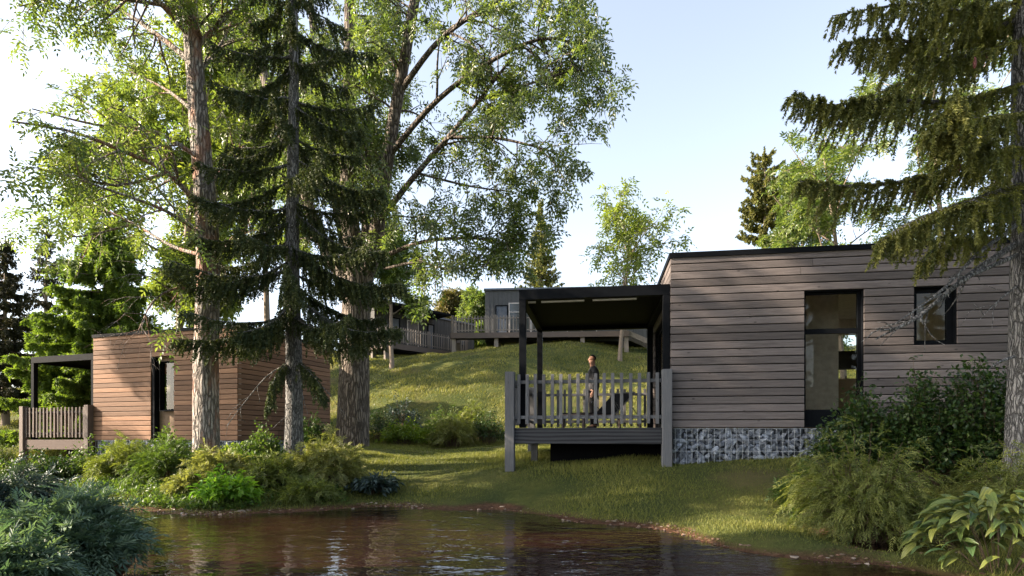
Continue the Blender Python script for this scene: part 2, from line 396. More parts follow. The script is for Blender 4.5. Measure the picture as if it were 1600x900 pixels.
def railing(parent, a, b, mats, zt=.88, zb=.2, top=1.03, bot=.075, sp=.16, w=.062, off=0):
    a = Vector(a); b = Vector(b); L = (b-a).length; d = (b-a)/L; rz = math.atan2(d.y, d.x)
    for z in (zt, zb):
        r_ = MB().box(0, -.02, -.032, L, .02, .032).build('rail', M[mats[0]], parent, bevel=.004)
        r_.location = (a.x, a.y, a.z+z); r_.rotation_euler = (0, 0, rz)
    n = int(L/sp); base = MB().box(-w/2, -.014, bot, w/2, .012, top).build('baluster', M[mats[1]], parent, bevel=.004)
    for i in range(n):
        ob = base if i == 0 else link('baluster', base.data, None, parent)
        s = (i+.5)*L/n; p = a+d*s; nrm = Vector((d.y, -d.x, 0))*.036
        ob.location = (p.x+nrm.x, p.y+nrm.y, a.z+random.uniform(-.012, .006)); ob.rotation_euler = (0, random.uniform(-.006, .006), rz)

def cabin_set(which, origin, rz, S, L, D, H, wood_, rails, front_open, right_open, left_open, zg, labels):
    lab_c, lab_d, lab_p = labels
    Hb = 22*.146
    c = empty('cabin', origin, rz, lab_c, 'cabin', 'timber cabins', S)
    T = .14
    allf = {'f': front_open, 'r': right_open, 'l': left_open}
    clad(c, wood_, (-.028, 0, 0), 0, L+.056, 22, .146, [(o[0]+.028, o[1]+.028, o[2], o[3]) for o in front_open])
    clad(c, wood_, (L, .001, 0), R(90), D, 22, .146, right_open, 1)
    clad(c, wood_, (0, D, 0), R(-90), D-.001, 22, .146, [(D-o[1], D-o[0], o[2], o[3]) for o in left_open], 1)
    mb = MB(); wall_panels(mb, L, Hb, T, front_open, lambda a, b, z0, z1: mb.box(a, .026, z0, b, T, z1)); mb.build('wall', M['plaster'], c)
    mb = MB(); wall_panels(mb, L, Hb, T, front_open, lambda a, b, z0, z1: mb.box(a, .001, z0, b, .024, z1)); mb.build('membrane', M['blackwood'], c)
    mb = MB(); wall_panels(mb, D, Hb, T, right_open, lambda a, b, z0, z1: mb.box(L-T, max(a, T+.001), z0, L-.026, b, z1)); mb.build('wall', M['plaster'], c)
    mb = MB(); wall_panels(mb, D, Hb, T, right_open, lambda a, b, z0, z1: mb.box(L-.024, max(a, .026), z0, L-.001, b, z1)); mb.build('membrane', M['blackwood'], c)
    mb = MB(); wall_panels(mb, D, Hb, T, left_open, lambda a, b, z0, z1: mb.box(.026, max(a, T+.001), z0, T, b, z1)); mb.build('wall', M['plaster'], c)
    mb = MB(); wall_panels(mb, D, Hb, T, left_open, lambda a, b, z0, z1: mb.box(.001, max(a, .026), z0, .024, b, z1)); mb.build('membrane', M['blackwood'], c)
    bo = [] if L < 6 else [(.8, 3.4, .3, 2.3), (4.3, 7.6, .9, 2.4)]; mb = MB(); wall_panels(mb, L-2*T, Hb, T, bo, lambda a, b, z0, z1: mb.box(T+a+.001, D-T, z0, T+b-.001, D-.001, z1)); mb.build('wall', M['plaster'], c)  # unseen rear openings of the longer cabin, added to let sky light in
    MB().box(T, T, -.02, L-T, D-T, .02).build('floor', M['oak'], c)
    MB().box(T+.002, T+.002, Hb-.42, L-T-.002, D-T-.002, Hb-.36).build('ceiling', M['plaster'], c)
    rf = MB().box(-.04, -.04, Hb-.005, L+.04, D+.04, Hb+.035).build('roof', M['blackwood'], c)
    MB().box(-.055, -.055, Hb-.04, L+.055, -.03, Hb+.055).build('fascia', M['black'], rf)
    MB().box(-.055, -.029, Hb-.04, -.03, D+.055, Hb+.055).build('fascia', M['black'], rf)
    MB().box(L+.03, -.029, Hb-.04, L+.055, D+.055, Hb+.055).build('fascia', M['black'], rf)
    zb = zg-.25
    if which == 'r':
        gabion(c, (.03, .0, 0), 0, L, -.012, zb, 2.75)
    else:
        gabion(c, (.03, .0, 0), 0, L, -.012, zb, 0); gabion(c, (L, .03, 0), R(90), D, -.012, zb, 0)
    # ---- deck
    k = empty('deck', origin, rz, lab_d, 'deck', 'timber decks', S)
    X0, X1, DD = -3.15, -.02, 3.55
    for x in (X0, X1-.18):
        for y in (-.2, DD-.1):
            if (x, y) == (X1-.18, DD-.1): continue
            zz = zg-.5 if y < 0 else zg-.2
            p_ = MB().box(0, 0, zz, .18, .18, 1.08).build('post', M[rails[1]], k, bevel=.008); p_.location = (x, y, 0)
    bm_ = MB().box(0, 0, -.31, X1-.18-X0-.18, .06, -.005).build('edge_beam', M[rails[2]], k, bevel=.005); bm_.location = (X0+.18, -.14, 0)
    b2 = MB().box(0, 0, -.31, DD-.08, .06, -.005).build('edge_beam', M[rails[2]], k, bevel=.005); b2.location = (X0+.12, -.02+.0, 0); b2.rotation_euler = (0, 0, R(90))
    b3 = MB().box(0, 0, -.31, 2.8, .06, -.005).build('edge_beam', M[rails[2]], k, bevel=.005); b3.location = (X0+.18, DD-.03, 0)
    pl = board_mesh(3.0, .138, .028); pl.materials.append(M[rails[0]])
    for i in range(24):
        ob = link('plank', pl, None, k); ob.rotation_euler = (R(-90), 0, 0); ob.location = (X0+.14, -.075+i*.145, -.033)
    for i in range(5):
        MB().box(X0+.14, .45+i*.65, -.22, X1-.02, .52+i*.65, -.064).build('joist', M[rails[2]], k)
    MB().box(-2.35, .75, zg-.15, -.03, 3.2, -.25).build('underdeck_shade', M['blackwood'], k)  # black box added to stand in for the deep shade under the deck
    for sx in (-2.85,):
        s_ = MB().box(0, 0, zg-.3, .14, .14, -.23).build('stilt', M[rails[1]], k); s_.location = (sx, 1.6, 0)
    fy = -.1
    railing(k, (X0+.18, fy, 0), (X1-.18, fy, 0), rails)
    railing(k, (X0+.09, DD-.1, 0), (X0+.09, -.02, 0), rails)
    railing(k, (X1-.1, DD, 0), (X0+.18, DD, 0), rails)
    # ---- pergola
    p = empty('pergola', origin, rz, lab_p, 'pergola', 'black pergolas', S)
    A, B, PD, PT = -2.90, -.035, 3.5, 2.70
    for x in (A, B-.13):
        for y in (.0, PD-.13):
            MB().box(x, y, .002, x+.13, y+.13, PT-.2).build('post', M['black'], p, bevel=.004)
    MB().box(A, 0, PT-.199, B, .13, PT).build('beam', M['black'], p, bevel=.003)
    MB().box(A, PD-.13, PT-.199, B, PD, PT).build('beam', M['black'], p, bevel=.003)
    MB().box(A, .131, PT-.199, A+.13, PD-.131, PT-.001).build('beam', M['black'], p, bevel=.003)
    MB().box(B-.13, .131, PT-.199, B, PD-.131, PT-.001).build('beam', M['black'], p, bevel=.003)
    MB().box(A+.131, .131, PT-.11, B-.131, PD-.131, PT-.03).build('roof_panel', M['blackwood'], p)
    if which == 'r':
        for a_, b_ in ((.02, .17), (.28, 1.12), (1.28, 2.12)):
            MB().box(A+.14+a_, .135, PT-.235, A+.14+b_, .19, PT-.205).build('light_strip', M['white'], p)
    return c

OR = PX(1050, 668, 10.7); TH = -math.atan(.15)
SR = 1.0
gR = .62-OR.z
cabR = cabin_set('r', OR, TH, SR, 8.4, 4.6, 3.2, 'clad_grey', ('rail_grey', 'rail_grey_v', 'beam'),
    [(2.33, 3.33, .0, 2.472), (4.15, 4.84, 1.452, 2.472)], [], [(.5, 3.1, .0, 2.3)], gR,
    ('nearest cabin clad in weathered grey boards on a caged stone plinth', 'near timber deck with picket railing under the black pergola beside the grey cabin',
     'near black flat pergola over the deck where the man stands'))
fR = window(cabR, (2.33, 0, 0), 0, 1.0, .022, 2.47, 1.75, .30)
window(cabR, (4.15, 0, 0), 0, .69, 1.454, 2.47, fw=.085)
window(cabR, (0, 3.1, 0), R(-90), 2.6, .022, 2.3, None, .1)
# interior of the near cabin
def part(name, mat, parent, *boxes, **kw):
    mb = MB()
    for b in boxes: mb.box(*b)
    return mb.build(name, M[mat], parent, **kw)
part('partition', 'plaster', cabR, (2.0, 1.2, .021, 3.38, 1.3, 2.75))
part('partition', 'plaster', cabR, (5.6, .2, .021, 5.7, 4.4, 2.75))
kit = part('kitchen_counter', 'cabinet', cabR, (3.3, 2.3, .021, 5.2, 2.9, .86), bevel=.01)
part('worktop', 'ceramic', kit, (3.25, 2.28, .862, 5.25, 2.92, .9))
part('shelf', 'cabinet', kit, (3.3, 2.75, 1.35, 5.2, 2.95, 1.75))
MB().tube([(3.75, 2.6, .9), (3.75, 2.6, 1.12), (3.75, 2.5, 1.17), (3.75, 2.42, 1.1)], .012, 8).build('tap', M['steel'], kit, True)
for i, (x, h, r_, m_) in enumerate([(3.45, .22, .04, 'ceramic'), (3.58, .16, .045, 'cabinet'), (4.0, .25, .035, 'steel'), (4.12, .14, .05, 'ceramic')]):
    MB().tube([(x, 2.4, .9), (x, 2.4, .9+h*.7), (x, 2.4, .9+h*.8), (x, 2.4, .9+h)], [r_, r_, r_*.5, r_*.45], 10).build('jar', M[m_], kit, True)
part('cupboard', 'oak', cabR, (3.25, 1.35, .021, 3.9, 1.9, 1.0))

OL = Vector((-7.47, 15.5, 0)); uL = Vector((.95, -.313, 0)).normalized(); OLo = OL-uL*5.39; OLo.z = 1.2-8*15.5/F
gL = .18-OLo.z
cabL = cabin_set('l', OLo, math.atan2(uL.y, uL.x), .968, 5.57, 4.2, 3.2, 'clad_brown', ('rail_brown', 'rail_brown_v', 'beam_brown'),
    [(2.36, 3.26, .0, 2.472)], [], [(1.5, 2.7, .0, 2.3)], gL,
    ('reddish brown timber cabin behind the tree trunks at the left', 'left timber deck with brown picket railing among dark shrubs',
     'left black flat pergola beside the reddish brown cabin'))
part('door_jamb', 'black', cabL, (2.361, .001, 0, 2.46, .2, 2.47))
part('recess_panel', 'oak', cabL, (2.462, .18, 0, 2.62, .22, 2.47), (2.621, .18, 0, 3.259, .22, .878), (2.621, .18, 2.342, 3.259, .22, 2.47))
window(cabL, (2.62, .04, 0), 0, .63, .88, 2.34, None, depth=.15, fw=.04)
part('partition', 'plaster', cabL, (2.1, 1.5, .021, 4.6, 1.6, 2.7))
part('wardrobe', 'cabinet', cabL, (2.4, .6, .03, 3.4, 1.1, 2.25))
part('bench', 'oak', cabL, (2.4, .7, .021, 4.2, 1.1, .6))

# ------------------------------------------------------------ hill cabins
def hill_cabin(px, d, fz, rz, L, D, H, lab_c, lab_d, deck, wins, win_open, mat='grey_side', canopy=False):
    o = PX(px, HZ, d); o.z = fz
    c = empty('cabin', o, rz, lab_c, 'cabin', 'timber cabins')
    MB().box(0, 0, -.25, L, D, H).build('wall', M[mat], c)
    for i in range(int(L/.3)):
        MB().box(i*.3+.27, -.02, 0, i*.3+.30, -.001, H).build('batten', M[mat], c)
    MB().box(-.08, -.12, H+.001, L+.08, D+.08, H+.13).build('roof', M['slate'], c)
    for (x0, x1, z0, z1, kind) in wins:
        f = MB().box(x0, -.06, z0, x0+.07, -.022, z1).box(x1-.07, -.06, z0, x1, -.022, z1).box(x0+.071, -.059, z1-.07, x1-.071, -.022, z1).box(x0+.071, -.059, z0, x1-.071, -.022, z0+.07)
        if x1-x0 > 1.2: f.box((x0+x1)/2-.04, -.058, z0+.071, (x0+x1)/2+.04, -.022, z1-.071).box(x0+.071, -.057, z1-.66, x1-.071, -.022, z1-.6)
        fo = f.build('window_frame', M['ceramic' if kind == 'w' else 'black'], c)
        MB().box(x0+.05, -.03, z0+.05, x1-.05, -.0215, z1-.05).build('pane', M['slate'] if kind == 'p' else M['mirror'], fo)
    if canopy: MB().box(-1.8, -1.9, H-.15, L*.55, -.125, H).build('canopy', M['black'], c)
    dx0, dx1, dd = deck
    k = empty('deck', o, rz, lab_d, 'deck', 'timber decks')
    for i in range(int(dd/.15)):
        MB().box(dx0, -dd+i*.15, -.06, dx1, -dd+i*.15+.143, -.01).build('plank', M['rail_brown'], k)
    MB().box(dx0, -dd-.06, -.36, dx1, -dd-.002, -.02).build('edge_beam', M['rail_brown'], k)
    MB().box(dx0-.06, -dd-.06, -.36, dx0-.002, 0, -.02).build('edge_beam', M['rail_brown'], k)
    n = max(2, int((dx1-dx0)/2.6)+1)
    for i in range(n):
        x = dx0+.02+(dx1-dx0-.3)*i/(n-1)
        for y in (-dd+.1, -.5):
            w = c.matrix_basis if False else None
            wx = o.x+math.cos(rz)*x-math.sin(rz)*y; wy = o.y+math.sin(rz)*x+math.cos(rz)*y
            MB().box(x, y, g(wx, wy)-o.z-.3, x+.26, y+.2, -.361).build('stilt', M['rail_pale'], k)
        p_ = MB().box(x, -dd-.0, -.009, x+.14, -dd+.12, 1.12).build('post', M['rail_pale'], k)
    railing(k, (dx0, -dd+.03, 0), (dx1, -dd+.03, 0), ('rail_pale', 'rail_pale'), zt=.9, zb=.15, top=1.05, bot=.05, sp=.2, w=.075)
    railing(k, (dx0+.03, -.1, 0), (dx0+.03, -dd+.1, 0), ('rail_pale', 'rail_pale'), zt=.9, zb=.15, top=1.05, bot=.05, sp=.2, w=.075)
    return c, k
M['rail_pale'] = wood('pale_timber', (.20, .165, .14), (.36, .31, .27), along='z')
def mirr():
    t = NT('dark_window_pane'); return t.done(t.pbsdf((.05, .055, .06), .08, Specular_IOR_Level=.8))
M['mirror'] = mirr()
c2, k2 = hill_cabin(758, 38.5, 1.2+(680-519)*36/F, R(-4), 11.5, 5, 3.25,
    'grey box cabin on the hilltop with tall white framed windows', 'hilltop deck on pale stilts left of the near pergola',
    (-1.9, 9.3, 2.4), [(.7, 1.55, .1, 2.25, 'p'), (1.6, 4.6, .1, 2.4, 'w'), (5.5, 7.5, .1, 2.4, 'w')], None)
rmp = MB(); rmp.bar((9.3, -2.3, -.15), (11.2, -2.3, -1.0), .06, .3).bar((9.3, -1.1, -.15), (11.2, -1.1, -1.0), .06, .3)
for i in range(7): rmp.bar((9.45+i*.27, -1.7, -.12-i*.12), (9.62+i*.27, -1.7, -.12-i*.12), 1.1, .04, up=(0, 0, 1))
rmp.build('stair', M['rail_pale'], k2)
c3, k3 = hill_cabin(585, 37.0, 1.2+(680-537)*36/F, R(48), 9.0, 4, 2.6,
    'low grey cabin on the hilltop seen end on with a black canopy', 'hilltop deck with slatted railing beside the small hillside tree',
    (-.5, 6.5, 2.0), [(1.2, 2.0, .1, 2.1, 'p'), (2.6, 3.6, .1, 2.1, 'w'), (4.4, 5.0, .1, 2.1, 'p'), (7.6, 8.2, .9, 1.7, 'p')], None, canopy=True)

# ------------------------------------------------------------ sun lounger
vR = Vector((math.sin(-TH), math.cos(-TH), 0)); uR = Vector((math.cos(-TH), -math.sin(-TH), 0))
def deckpt(x, y): return OR+uR*x+vR*y
lo = empty('sun_lounger', deckpt(-1.22, 1.75), TH+R(48), 'black sun lounger with raised back on the deck beside the standing man', 'sun lounger')
fr = MB()
for y in (-.3, .3): fr.bar((-1.1, y, .28), (.95, y, .28), .03, .05)
for x in (-1.1, -.1, .93): fr.bar((x, -.285, .28), (x, .285, .28), .03, .04)
fr.build('frame', M['rail_brown'], lo)
for x in (-1.0, .85):
    for y in (-.3, .3): MB().bar((x, y, .002), (x, y, .254), .05).build('leg', M['rail_brown'], lo)
MB().box(-1.08, -.28, .306, -.02, .28, .325).build('seat', M['fabric_black'], lo, bevel=.006)
bk = MB(); bk.bar((-.02, 0, .315), (.62, 0, .80), .56, .02, up=(0, 0, 1)); bk.build('backrest', M['fabric_black'], lo)
bkf = MB()
for y in (-.3, .3): bkf.tube([(-.03, y, .30), (.66, y, .82)], .014, 8)
bkf.tube([(.66, -.3, .82), (.66, .3, .82)], .014, 8).build('backrest_frame', M['rail_grey'], lo)
for y in (-.3, .3):
    for q_ in ([(.40, y, .63), (.78, y, .30)], [(.15, y, .43), (-.15, y, .70)], [(-.1, y, .6), (.1, y, .36)]):
        MB().tube(q_, .01, 6).build('strut', M['steel'], lo)


# ------------------------------------------------------------ man
def skin_mesh(name, V, E, rad, mat, parent, sub=2, root=0):
    me = bpy.data.meshes.new(name); me.from_pydata(V, E, []); o = bpy.data.objects.new(name, me); col.objects.link(o)
    m = o.modifiers.new('s', 'SKIN'); m.use_smooth_shade = True
    sv = me.skin_vertices[0].data
    for i, r_ in enumerate(rad): sv[i].radius = r_ if hasattr(r_, '__len__') else (r_, r_)
    sv[root].use_root = True
    ms = o.modifiers.new('u', 'SUBSURF'); ms.levels = sub; ms.render_levels = sub
    dg = bpy.context.evaluated_depsgraph_get(); dg.update()
    nm = bpy.data.meshes.new_from_object(o.evaluated_get(dg)); nm.name = name
    bpy.data.objects.remove(o); bpy.data.meshes.remove(me)
    nm.materials.clear(); nm.materials.append(mat)
    for p_ in nm.polygons: p_.use_smooth = True
    return link(name, nm, None, parent)
def man():
    p0 = deckpt(-1.50, 3.05); p0.z = OR.z
    m = empty('person', p0, R(-3), sc_=1.03, label='bearded man in grey jacket and dark trousers standing on the deck facing left', cat='person')
    V = []; E = []; Rd = []
    def add(p, r_, par=None):
        V.append(p); Rd.append(r_)
        if par is not None: E.append((par, len(V)-1))
        return len(V)-1
    pel = add((0, 0, .95), (.10, .09)); sp1 = add((.01, 0, 1.12), (.085, .09), pel); ch = add((.01, 0, 1.32), (.09, .09), sp1)
    up = add((.015, 0, 1.43), (.06, .06), ch); nk = add((0, 0, 1.52), .055, up); hb = add((-.012, 0, 1.60), (.07, .075), nk)
    hm = add((-.015, 0, 1.67), (.082, .09), hb); ht = add((.0, 0, 1.745), (.055, .06), hm)
    ns = add((-.112, 0, 1.645), .012, hm); cn = add((-.075, 0, 1.575), .03, hb)
    for s in (-1, 1):
        hp = add((0, s*.085, .88), .065, pel); kn_ = add((-.02 if s < 0 else .03, s*.095, .5), .045, hp)
        an = add((.02 if s < 0 else .08, s*.1, .09), .042, kn_); add((-.13 if s < 0 else -.07, s*.11, .035), .035, an)
        sh = add((.02, s*.17, 1.41), .04, up); el = add((.05, s*.235, 1.14), .03, sh); wr_ = add((-.01, s*.24, .91), .028, el)
        pa = add((-.025, s*.24, .855), (.026, .02), wr_)
        for k, (dx, ln) in enumerate(((-.026, .07), (-.009, .085), (.008, .08), (.024, .062))):
            a = add((-.03+dx, s*.238, .815), .0095, pa); b_ = add((-.04+dx, s*.236, .815-ln*.5), .009, a); add((-.056+dx, s*.232, .815-ln), .007, b_)
        th_ = add((-.062, s*.232, .84), .010, pa); add((-.078, s*.228, .80), .008, th_)
    skin_mesh('body', V, E, Rd, M['skin'], m, 2)
    # jacket
    V = []; E = []; Rd = []
    pel = add((0, 0, .86), (.17, .17)); sp1 = add((.012, 0, 1.1), (.16, .165), pel); ch = add((.012, 0, 1.32), (.17, .165), sp1)
    up = add((.018, 0, 1.435), (.105, .10), ch); add((.0, 0, 1.50), (.066, .066), up)
    for s in (-1, 1):
        sh = add((.02, s*.17, 1.41), .078, up); el = add((.05, s*.237, 1.14), .068, sh); add((-.012, s*.242, .90), .050, el)
    skin_mesh('jacket', V, E, Rd, M['jacket'], m, 2)
    V = []; E = []; Rd = []
    pel = add((0, 0, .95), (.142, .13))
    for s in (-1, 1):
        hp = add((0, s*.085, .86), .115, pel); kn_ = add((-.02 if s < 0 else .03, s*.095, .5), .09, hp); add((.02 if s < 0 else .08, s*.1, .09), .072, kn_)
    skin_mesh('trousers', V, E, Rd, M['trousers'], m, 2)
    for s in (-1, 1):
        x = .03 if s < 0 else .09
        skin_mesh('shoe', [(x+.02, s*.1, .05), (x-.08, s*.105, .045), (x-.19, s*.115, .035)], [(0, 1), (1, 2)], [.05, .045, .036], M['hair'], m, 2)
    skin_mesh('hair', [(.03, 0, 1.63), (.022, 0, 1.69), (-.005, 0, 1.725), (-.055, 0, 1.728)], [(0, 1), (1, 2), (2, 3)], [(.045, .07), (.062, .08), (.058, .078), (.03, .05)], M['hair'], m, 2)
    skin_mesh('beard', [(-.03, 0, 1.585), (-.075, 0, 1.572), (-.095, 0, 1.60)], [(0, 1), (1, 2)], [(.05, .06), (.034, .036), (.018, .026)], M['hair'], m, 2)
man()

# ------------------------------------------------------------ foliage machinery
def norm(a): return a/np.maximum(np.linalg.norm(a, axis=-1, keepdims=True), 1e-9)
class Fol:
    """collects leaf polygons (triangles)"""
    def __init__(s): s.V = []; s.F = []; s.r = []; s.n = 0
    def leaves(s, B, D, N, L, W, fold=.18, rnd=None, droop=0.):
        n = len(B); L = np.broadcast_to(L, n)[:, None]; W = np.broadcast_to(W, n)[:, None]
        D = norm(D); S = norm(np.cross(D, N)); N = norm(np.cross(S, D))
        m_ = B+D*L*.42
        V = np.stack([B, m_+S*W*.5+N*W*fold, B+D*L-N*L*droop, m_-S*W*.5+N*W*fold], 1).reshape(-1, 3)
        i = (np.arange(n)*4+s.n)[:, None]
        Fc = np.stack([i+[[0, 1, 2]], i+[[0, 2, 3]]], 1).reshape(-1, 3)
        s.V.append(V); s.F.append(Fc); r_ = rnd if rnd is not None else np.random.random(n)
        s.r.append(np.repeat(r_, 2)); s.n += n*4
    def needles(s, B, D, L, W, rnd):
        n = len(B); L = np.broadcast_to(L, n)[:, None]; W = np.broadcast_to(W, n)[:, None]
        D = norm(D); S = norm(np.cross(D, np.random.normal(size=(n, 3))))
        V = np.stack([B-S*W*.5, B+S*W*.5, B+D*L], 1).reshape(-1, 3)
        s.V.append(V); s.F.append((np.arange(n)*3+s.n)[:, None]+[[0, 1, 2]]); s.r.append(rnd); s.n += n*3
    def sprigs(s, P, D, rng, length=.25, k=4, ll=.09, lw=.035, angle=55, droop=.5, up=None):
        """compound leaves: rachis from P along D with k pairs of leaflets"""
        n = len(P)
        if n == 0: return
        D = norm(D+np.array([0, 0, -droop])*rng.uniform(.3, 1.2, (n, 1)))
        N = norm(rng.normal(size=(n, 3))*.45+np.array([0, 0, 1.])); S = norm(np.cross(D, N)); N = norm(np.cross(S, D))
        base = rng.random(n); ang = R(angle); ln = length*rng.uniform(.7, 1.2, n)
        for i in range(k):
            f_ = (i+.6)/(k+.3)
            Bq = P+D*(ln*f_)[:, None]-np.array([0, 0, 1])*(ln*f_*f_*.25)[:, None]
            for sg in (-1, 1):
                dd = D*math.cos(ang)+S*sg*math.sin(ang)+rng.normal(size=(n, 3))*.12
                s.leaves(Bq, dd, N+rng.normal(size=(n, 3))*.3, ll*rng.uniform(.75, 1.15, n), lw*rng.uniform(.8, 1.15, n), rnd=np.clip(base*.7+rng.random(n)*.3, 0, 1), droop=.12)
        s.leaves(P+D*ln[:, None]*.95-np.array([0, 0, 1])*(ln*.22)[:, None], D+np.array([0, 0, -.3]), N, ll*1.05, lw, rnd=base, droop=.15)
    def build(s, name, m, parent):
        me = mesh_np(name, np.concatenate(s.V), np.concatenate(s.F), np.concatenate(s.r)); me.materials.append(m)
        return link(name, me, None, parent)
class Tub:
    def __init__(s): s.V = []; s.F = []; s.n = 0
    def add(s, P, r_, k=5, ridge=0, rng=None):
        P = np.asarray(P, float); n = len(P); r_ = np.broadcast_to(r_, n)
        T = np.gradient(P, axis=0); T = norm(T); ref = np.array([.31, .53, .79]) if abs(T[0, 2]) < .9 else np.array([1, .1, 0.])
        X = norm(np.cross(T, ref)); Y = np.cross(T, X); a = np.arange(k)*2*np.pi/k
        rr = np.repeat(r_[:, None], k, 1)
        if ridge:
            zz = P[:, 2:3]*1.3
            rr = rr*(1+ridge*(np.sin(a[None]*5+zz)+.7*np.sin(a[None]*9-zz*1.7+1)+.5*np.sin(a*3+zz*.6+2)))
        V = P[:, None]+(X[:, None]*np.cos(a)[None, :, None]+Y[:, None]*np.sin(a)[None, :, None])*rr[:, :, None]
        i = np.arange(n-1)[:, None]*k+np.arange(k)[None]+s.n; j = np.arange(n-1)[:, None]*k+(np.arange(k)[None]+1) % k+s.n
        s.V.append(V.reshape(-1, 3)); s.F.append(np.stack([i, j, j+k, i+k], 2).reshape(-1, 4)); s.n += n*k
    def build(s, name, m, parent):
        me = mesh_np(name, np.concatenate(s.V), np.concatenate(s.F), smooth=True); me.materials.append(m)
        return link(name, me, None, parent)
def spline(pts, n):
    """Catmull-Rom through the points"""
    P = np.asarray(pts, float); m_ = len(P); P = np.vstack([2*P[0]-P[1], P, 2*P[-1]-P[-2]]); out = []
    for t in np.linspace(0, m_-1-1e-6, n):
        i = int(t); u = t-i; a, b, c, d = P[i:i+4]
        out.append(.5*((2*b)+(-a+c)*u+(2*a-5*b+4*c-d)*u*u+(-a+3*b-3*c+d)*u**3))
    return np.array(out)
def sprout(tb, sites, pts, rads, n, Lr, lev, rng, smin=.2, up=.25, droop=.1, ang=(35, 70), sub=5, keep=None):
    pts = np.asarray(pts); m_ = len(pts)-1
    for _ in range(n):
        s_ = smin+(1-smin)*rng.random(); f_ = s_*m_; i = min(int(f_), m_-1); u = f_-i
        p = pts[i]*(1-u)+pts[i+1]*u; t = pts[i+1]-pts[i]; t = t/np.linalg.norm(t)
        q = rng.normal(size=3); q -= t*q.dot(t); q /= np.linalg.norm(q)
        a = R(rng.uniform(*ang)); d = t*math.cos(a)+q*math.sin(a)+np.array([0, 0, up]); d /= np.linalg.norm(d)
        L = Lr*rng.uniform(.6, 1.15)*(1-.35*s_); r0 = min(float(np.interp(f_, range(m_+1), rads))*.6, .012+L*.014)
        if keep and not keep(p+d*L*.7): continue
        q2 = [p]
        for k in range(5):
            d = d+rng.normal(size=3)*.13+np.array([0, 0, -droop*(k+1)/5]); d /= np.linalg.norm(d); q2.append(q2[-1]+d*L/5)
        q2 = np.array(q2); rr = np.linspace(r0, r0*.25, 6)
        tb.add(q2, rr, 4 if r0 < .03 else 6)
        if lev > 0: sprout(tb, sites, q2, rr, sub, L*.55, lev-1, rng, .15, up*.5, droop, ang, sub, keep)
        if lev <= 1:
            for k in range(1 if lev else 0, 6):
                if lev == 0 or k > 3:
                    sites.append((q2[k], q2[k]-q2[k-1] if k else d))
def leafy(fol, sites, rng, per=3, **kw):
    P = np.array([s_[0] for s_ in sites]); D = norm(np.array([s_[1] for s_ in sites]))
    P = np.repeat(P, per, 0); D = norm(np.repeat(D, per, 0)+rng.normal(size=(len(P), 3))*.75)
    fol.sprigs(P, D, rng, **kw)

M['leaf_ash'] = leafm('ash_leaf', (.06, .105, .032), (.20, .23, .07), .46, rough=.36, spec=.6)
M['leaf_ash_b'] = leafm('bluish_ash_leaf', (.06, .09, .045), (.15, .18, .075), .4, rough=.33, spec=.8)
M['leaf_bright'] = leafm('bright_leaf', (.09, .13, .03), (.22, .25, .06), .48, rough=.4, spec=.5)
M['needle'] = leafm('spruce_needle', (.022, .042, .018), (.11, .125, .038), .14, rough=.6)
M['needle_olive'] = leafm('olive_spruce_needle', (.045, .065, .018), (.28, .27, .075), .25, rough=.6)
M['needle_gold'] = leafm('golden_pine_needle', (.075, .09, .025), (.22, .205, .06), .25, rough=.6)
M['needle_far'] = leafm('far_spruce_needle', (.02, .028, .014), (.06, .05, .022), .1, rough=.7)
M['needle_lime'] = leafm('lime_conifer_spray', (.07, .12, .022), (.20, .26, .05), .4)
M['bark_ash'] = barkm('furrowed_bark', (.27, .23, .20), (.58, .52, .47), (.36, .19, .13))
M['bark_grey'] = barkm('grey_scaly_bark', (.17, .165, .16), (.40, .385, .37), None, 1.6, .9)
M['bark_big'] = barkm('dark_furrowed_bark', (.14, .11, .09), (.32, .27, .22), None, .8, 1.2)
M['bark_far'] = plain('far_bark', (.22, .17, .13), .9)
M['cone'] = plain('reddish_cone', (.16, .05, .045), .7, bscale=90)

# --- tree 1: tall lone trunk left of the dark spruce
def pts_px(*l): return [tuple(PX(*a)) for a in l]
def put_tree(name, label, cat, base, group=None):
    return empty(name, base, 0, label, cat, group)
def local(parent):
    """everything below is built in world coordinates, then shifted under its tree"""
    b = np.array(parent.location)
    return b
def add_tree(root, tb, fols, bark, extra=()):
    b = np.array(root.location)
    tb.V = [v-b for v in tb.V]; tb.build('trunk', bark, root)
    for f, m, nm in fols:
        if f.V: f.V = [v-b for v in f.V]; f.build(nm, m, root)

rng = np.random.default_rng(11)
b1 = PX(322, 727, 12); b1.z = g(b1.x, b1.y)
t1 = put_tree('ash_tree', 'tall leafy tree with furrowed reddish brown trunk in front of the brown cabin', 'tree', b1)
tb = Tub(); f1 = Fol()
trunk = spline([(b1.x, b1.y, b1.z-.2)]+pts_px((322, 690, 12), (322, 560, 12), (325, 400, 12), (316, 250, 12.1), (305, 110, 12.2), (296, 0, 12.3), (290, -200, 12.4)), 60)
rad = np.interp(np.linspace(0, 1, 60), [0, .03, .1, .5, 1], [.36, .30, .265, .21, .13])
tb.add(trunk, rad, 26, ridge=.035)
sites = []
def keep1(p):
    px = 800+p[0]/p[1]*F; py = HZ-(p[2]-EYE)/p[1]*F
    return py < np.interp(px, [0, 120, 160, 225, 262, 300, 500], [430, 430, 400, 400, 560, 400, 380]) and px > np.interp(py, [0, 60, 160, 430], [25, 20, -60, -60])
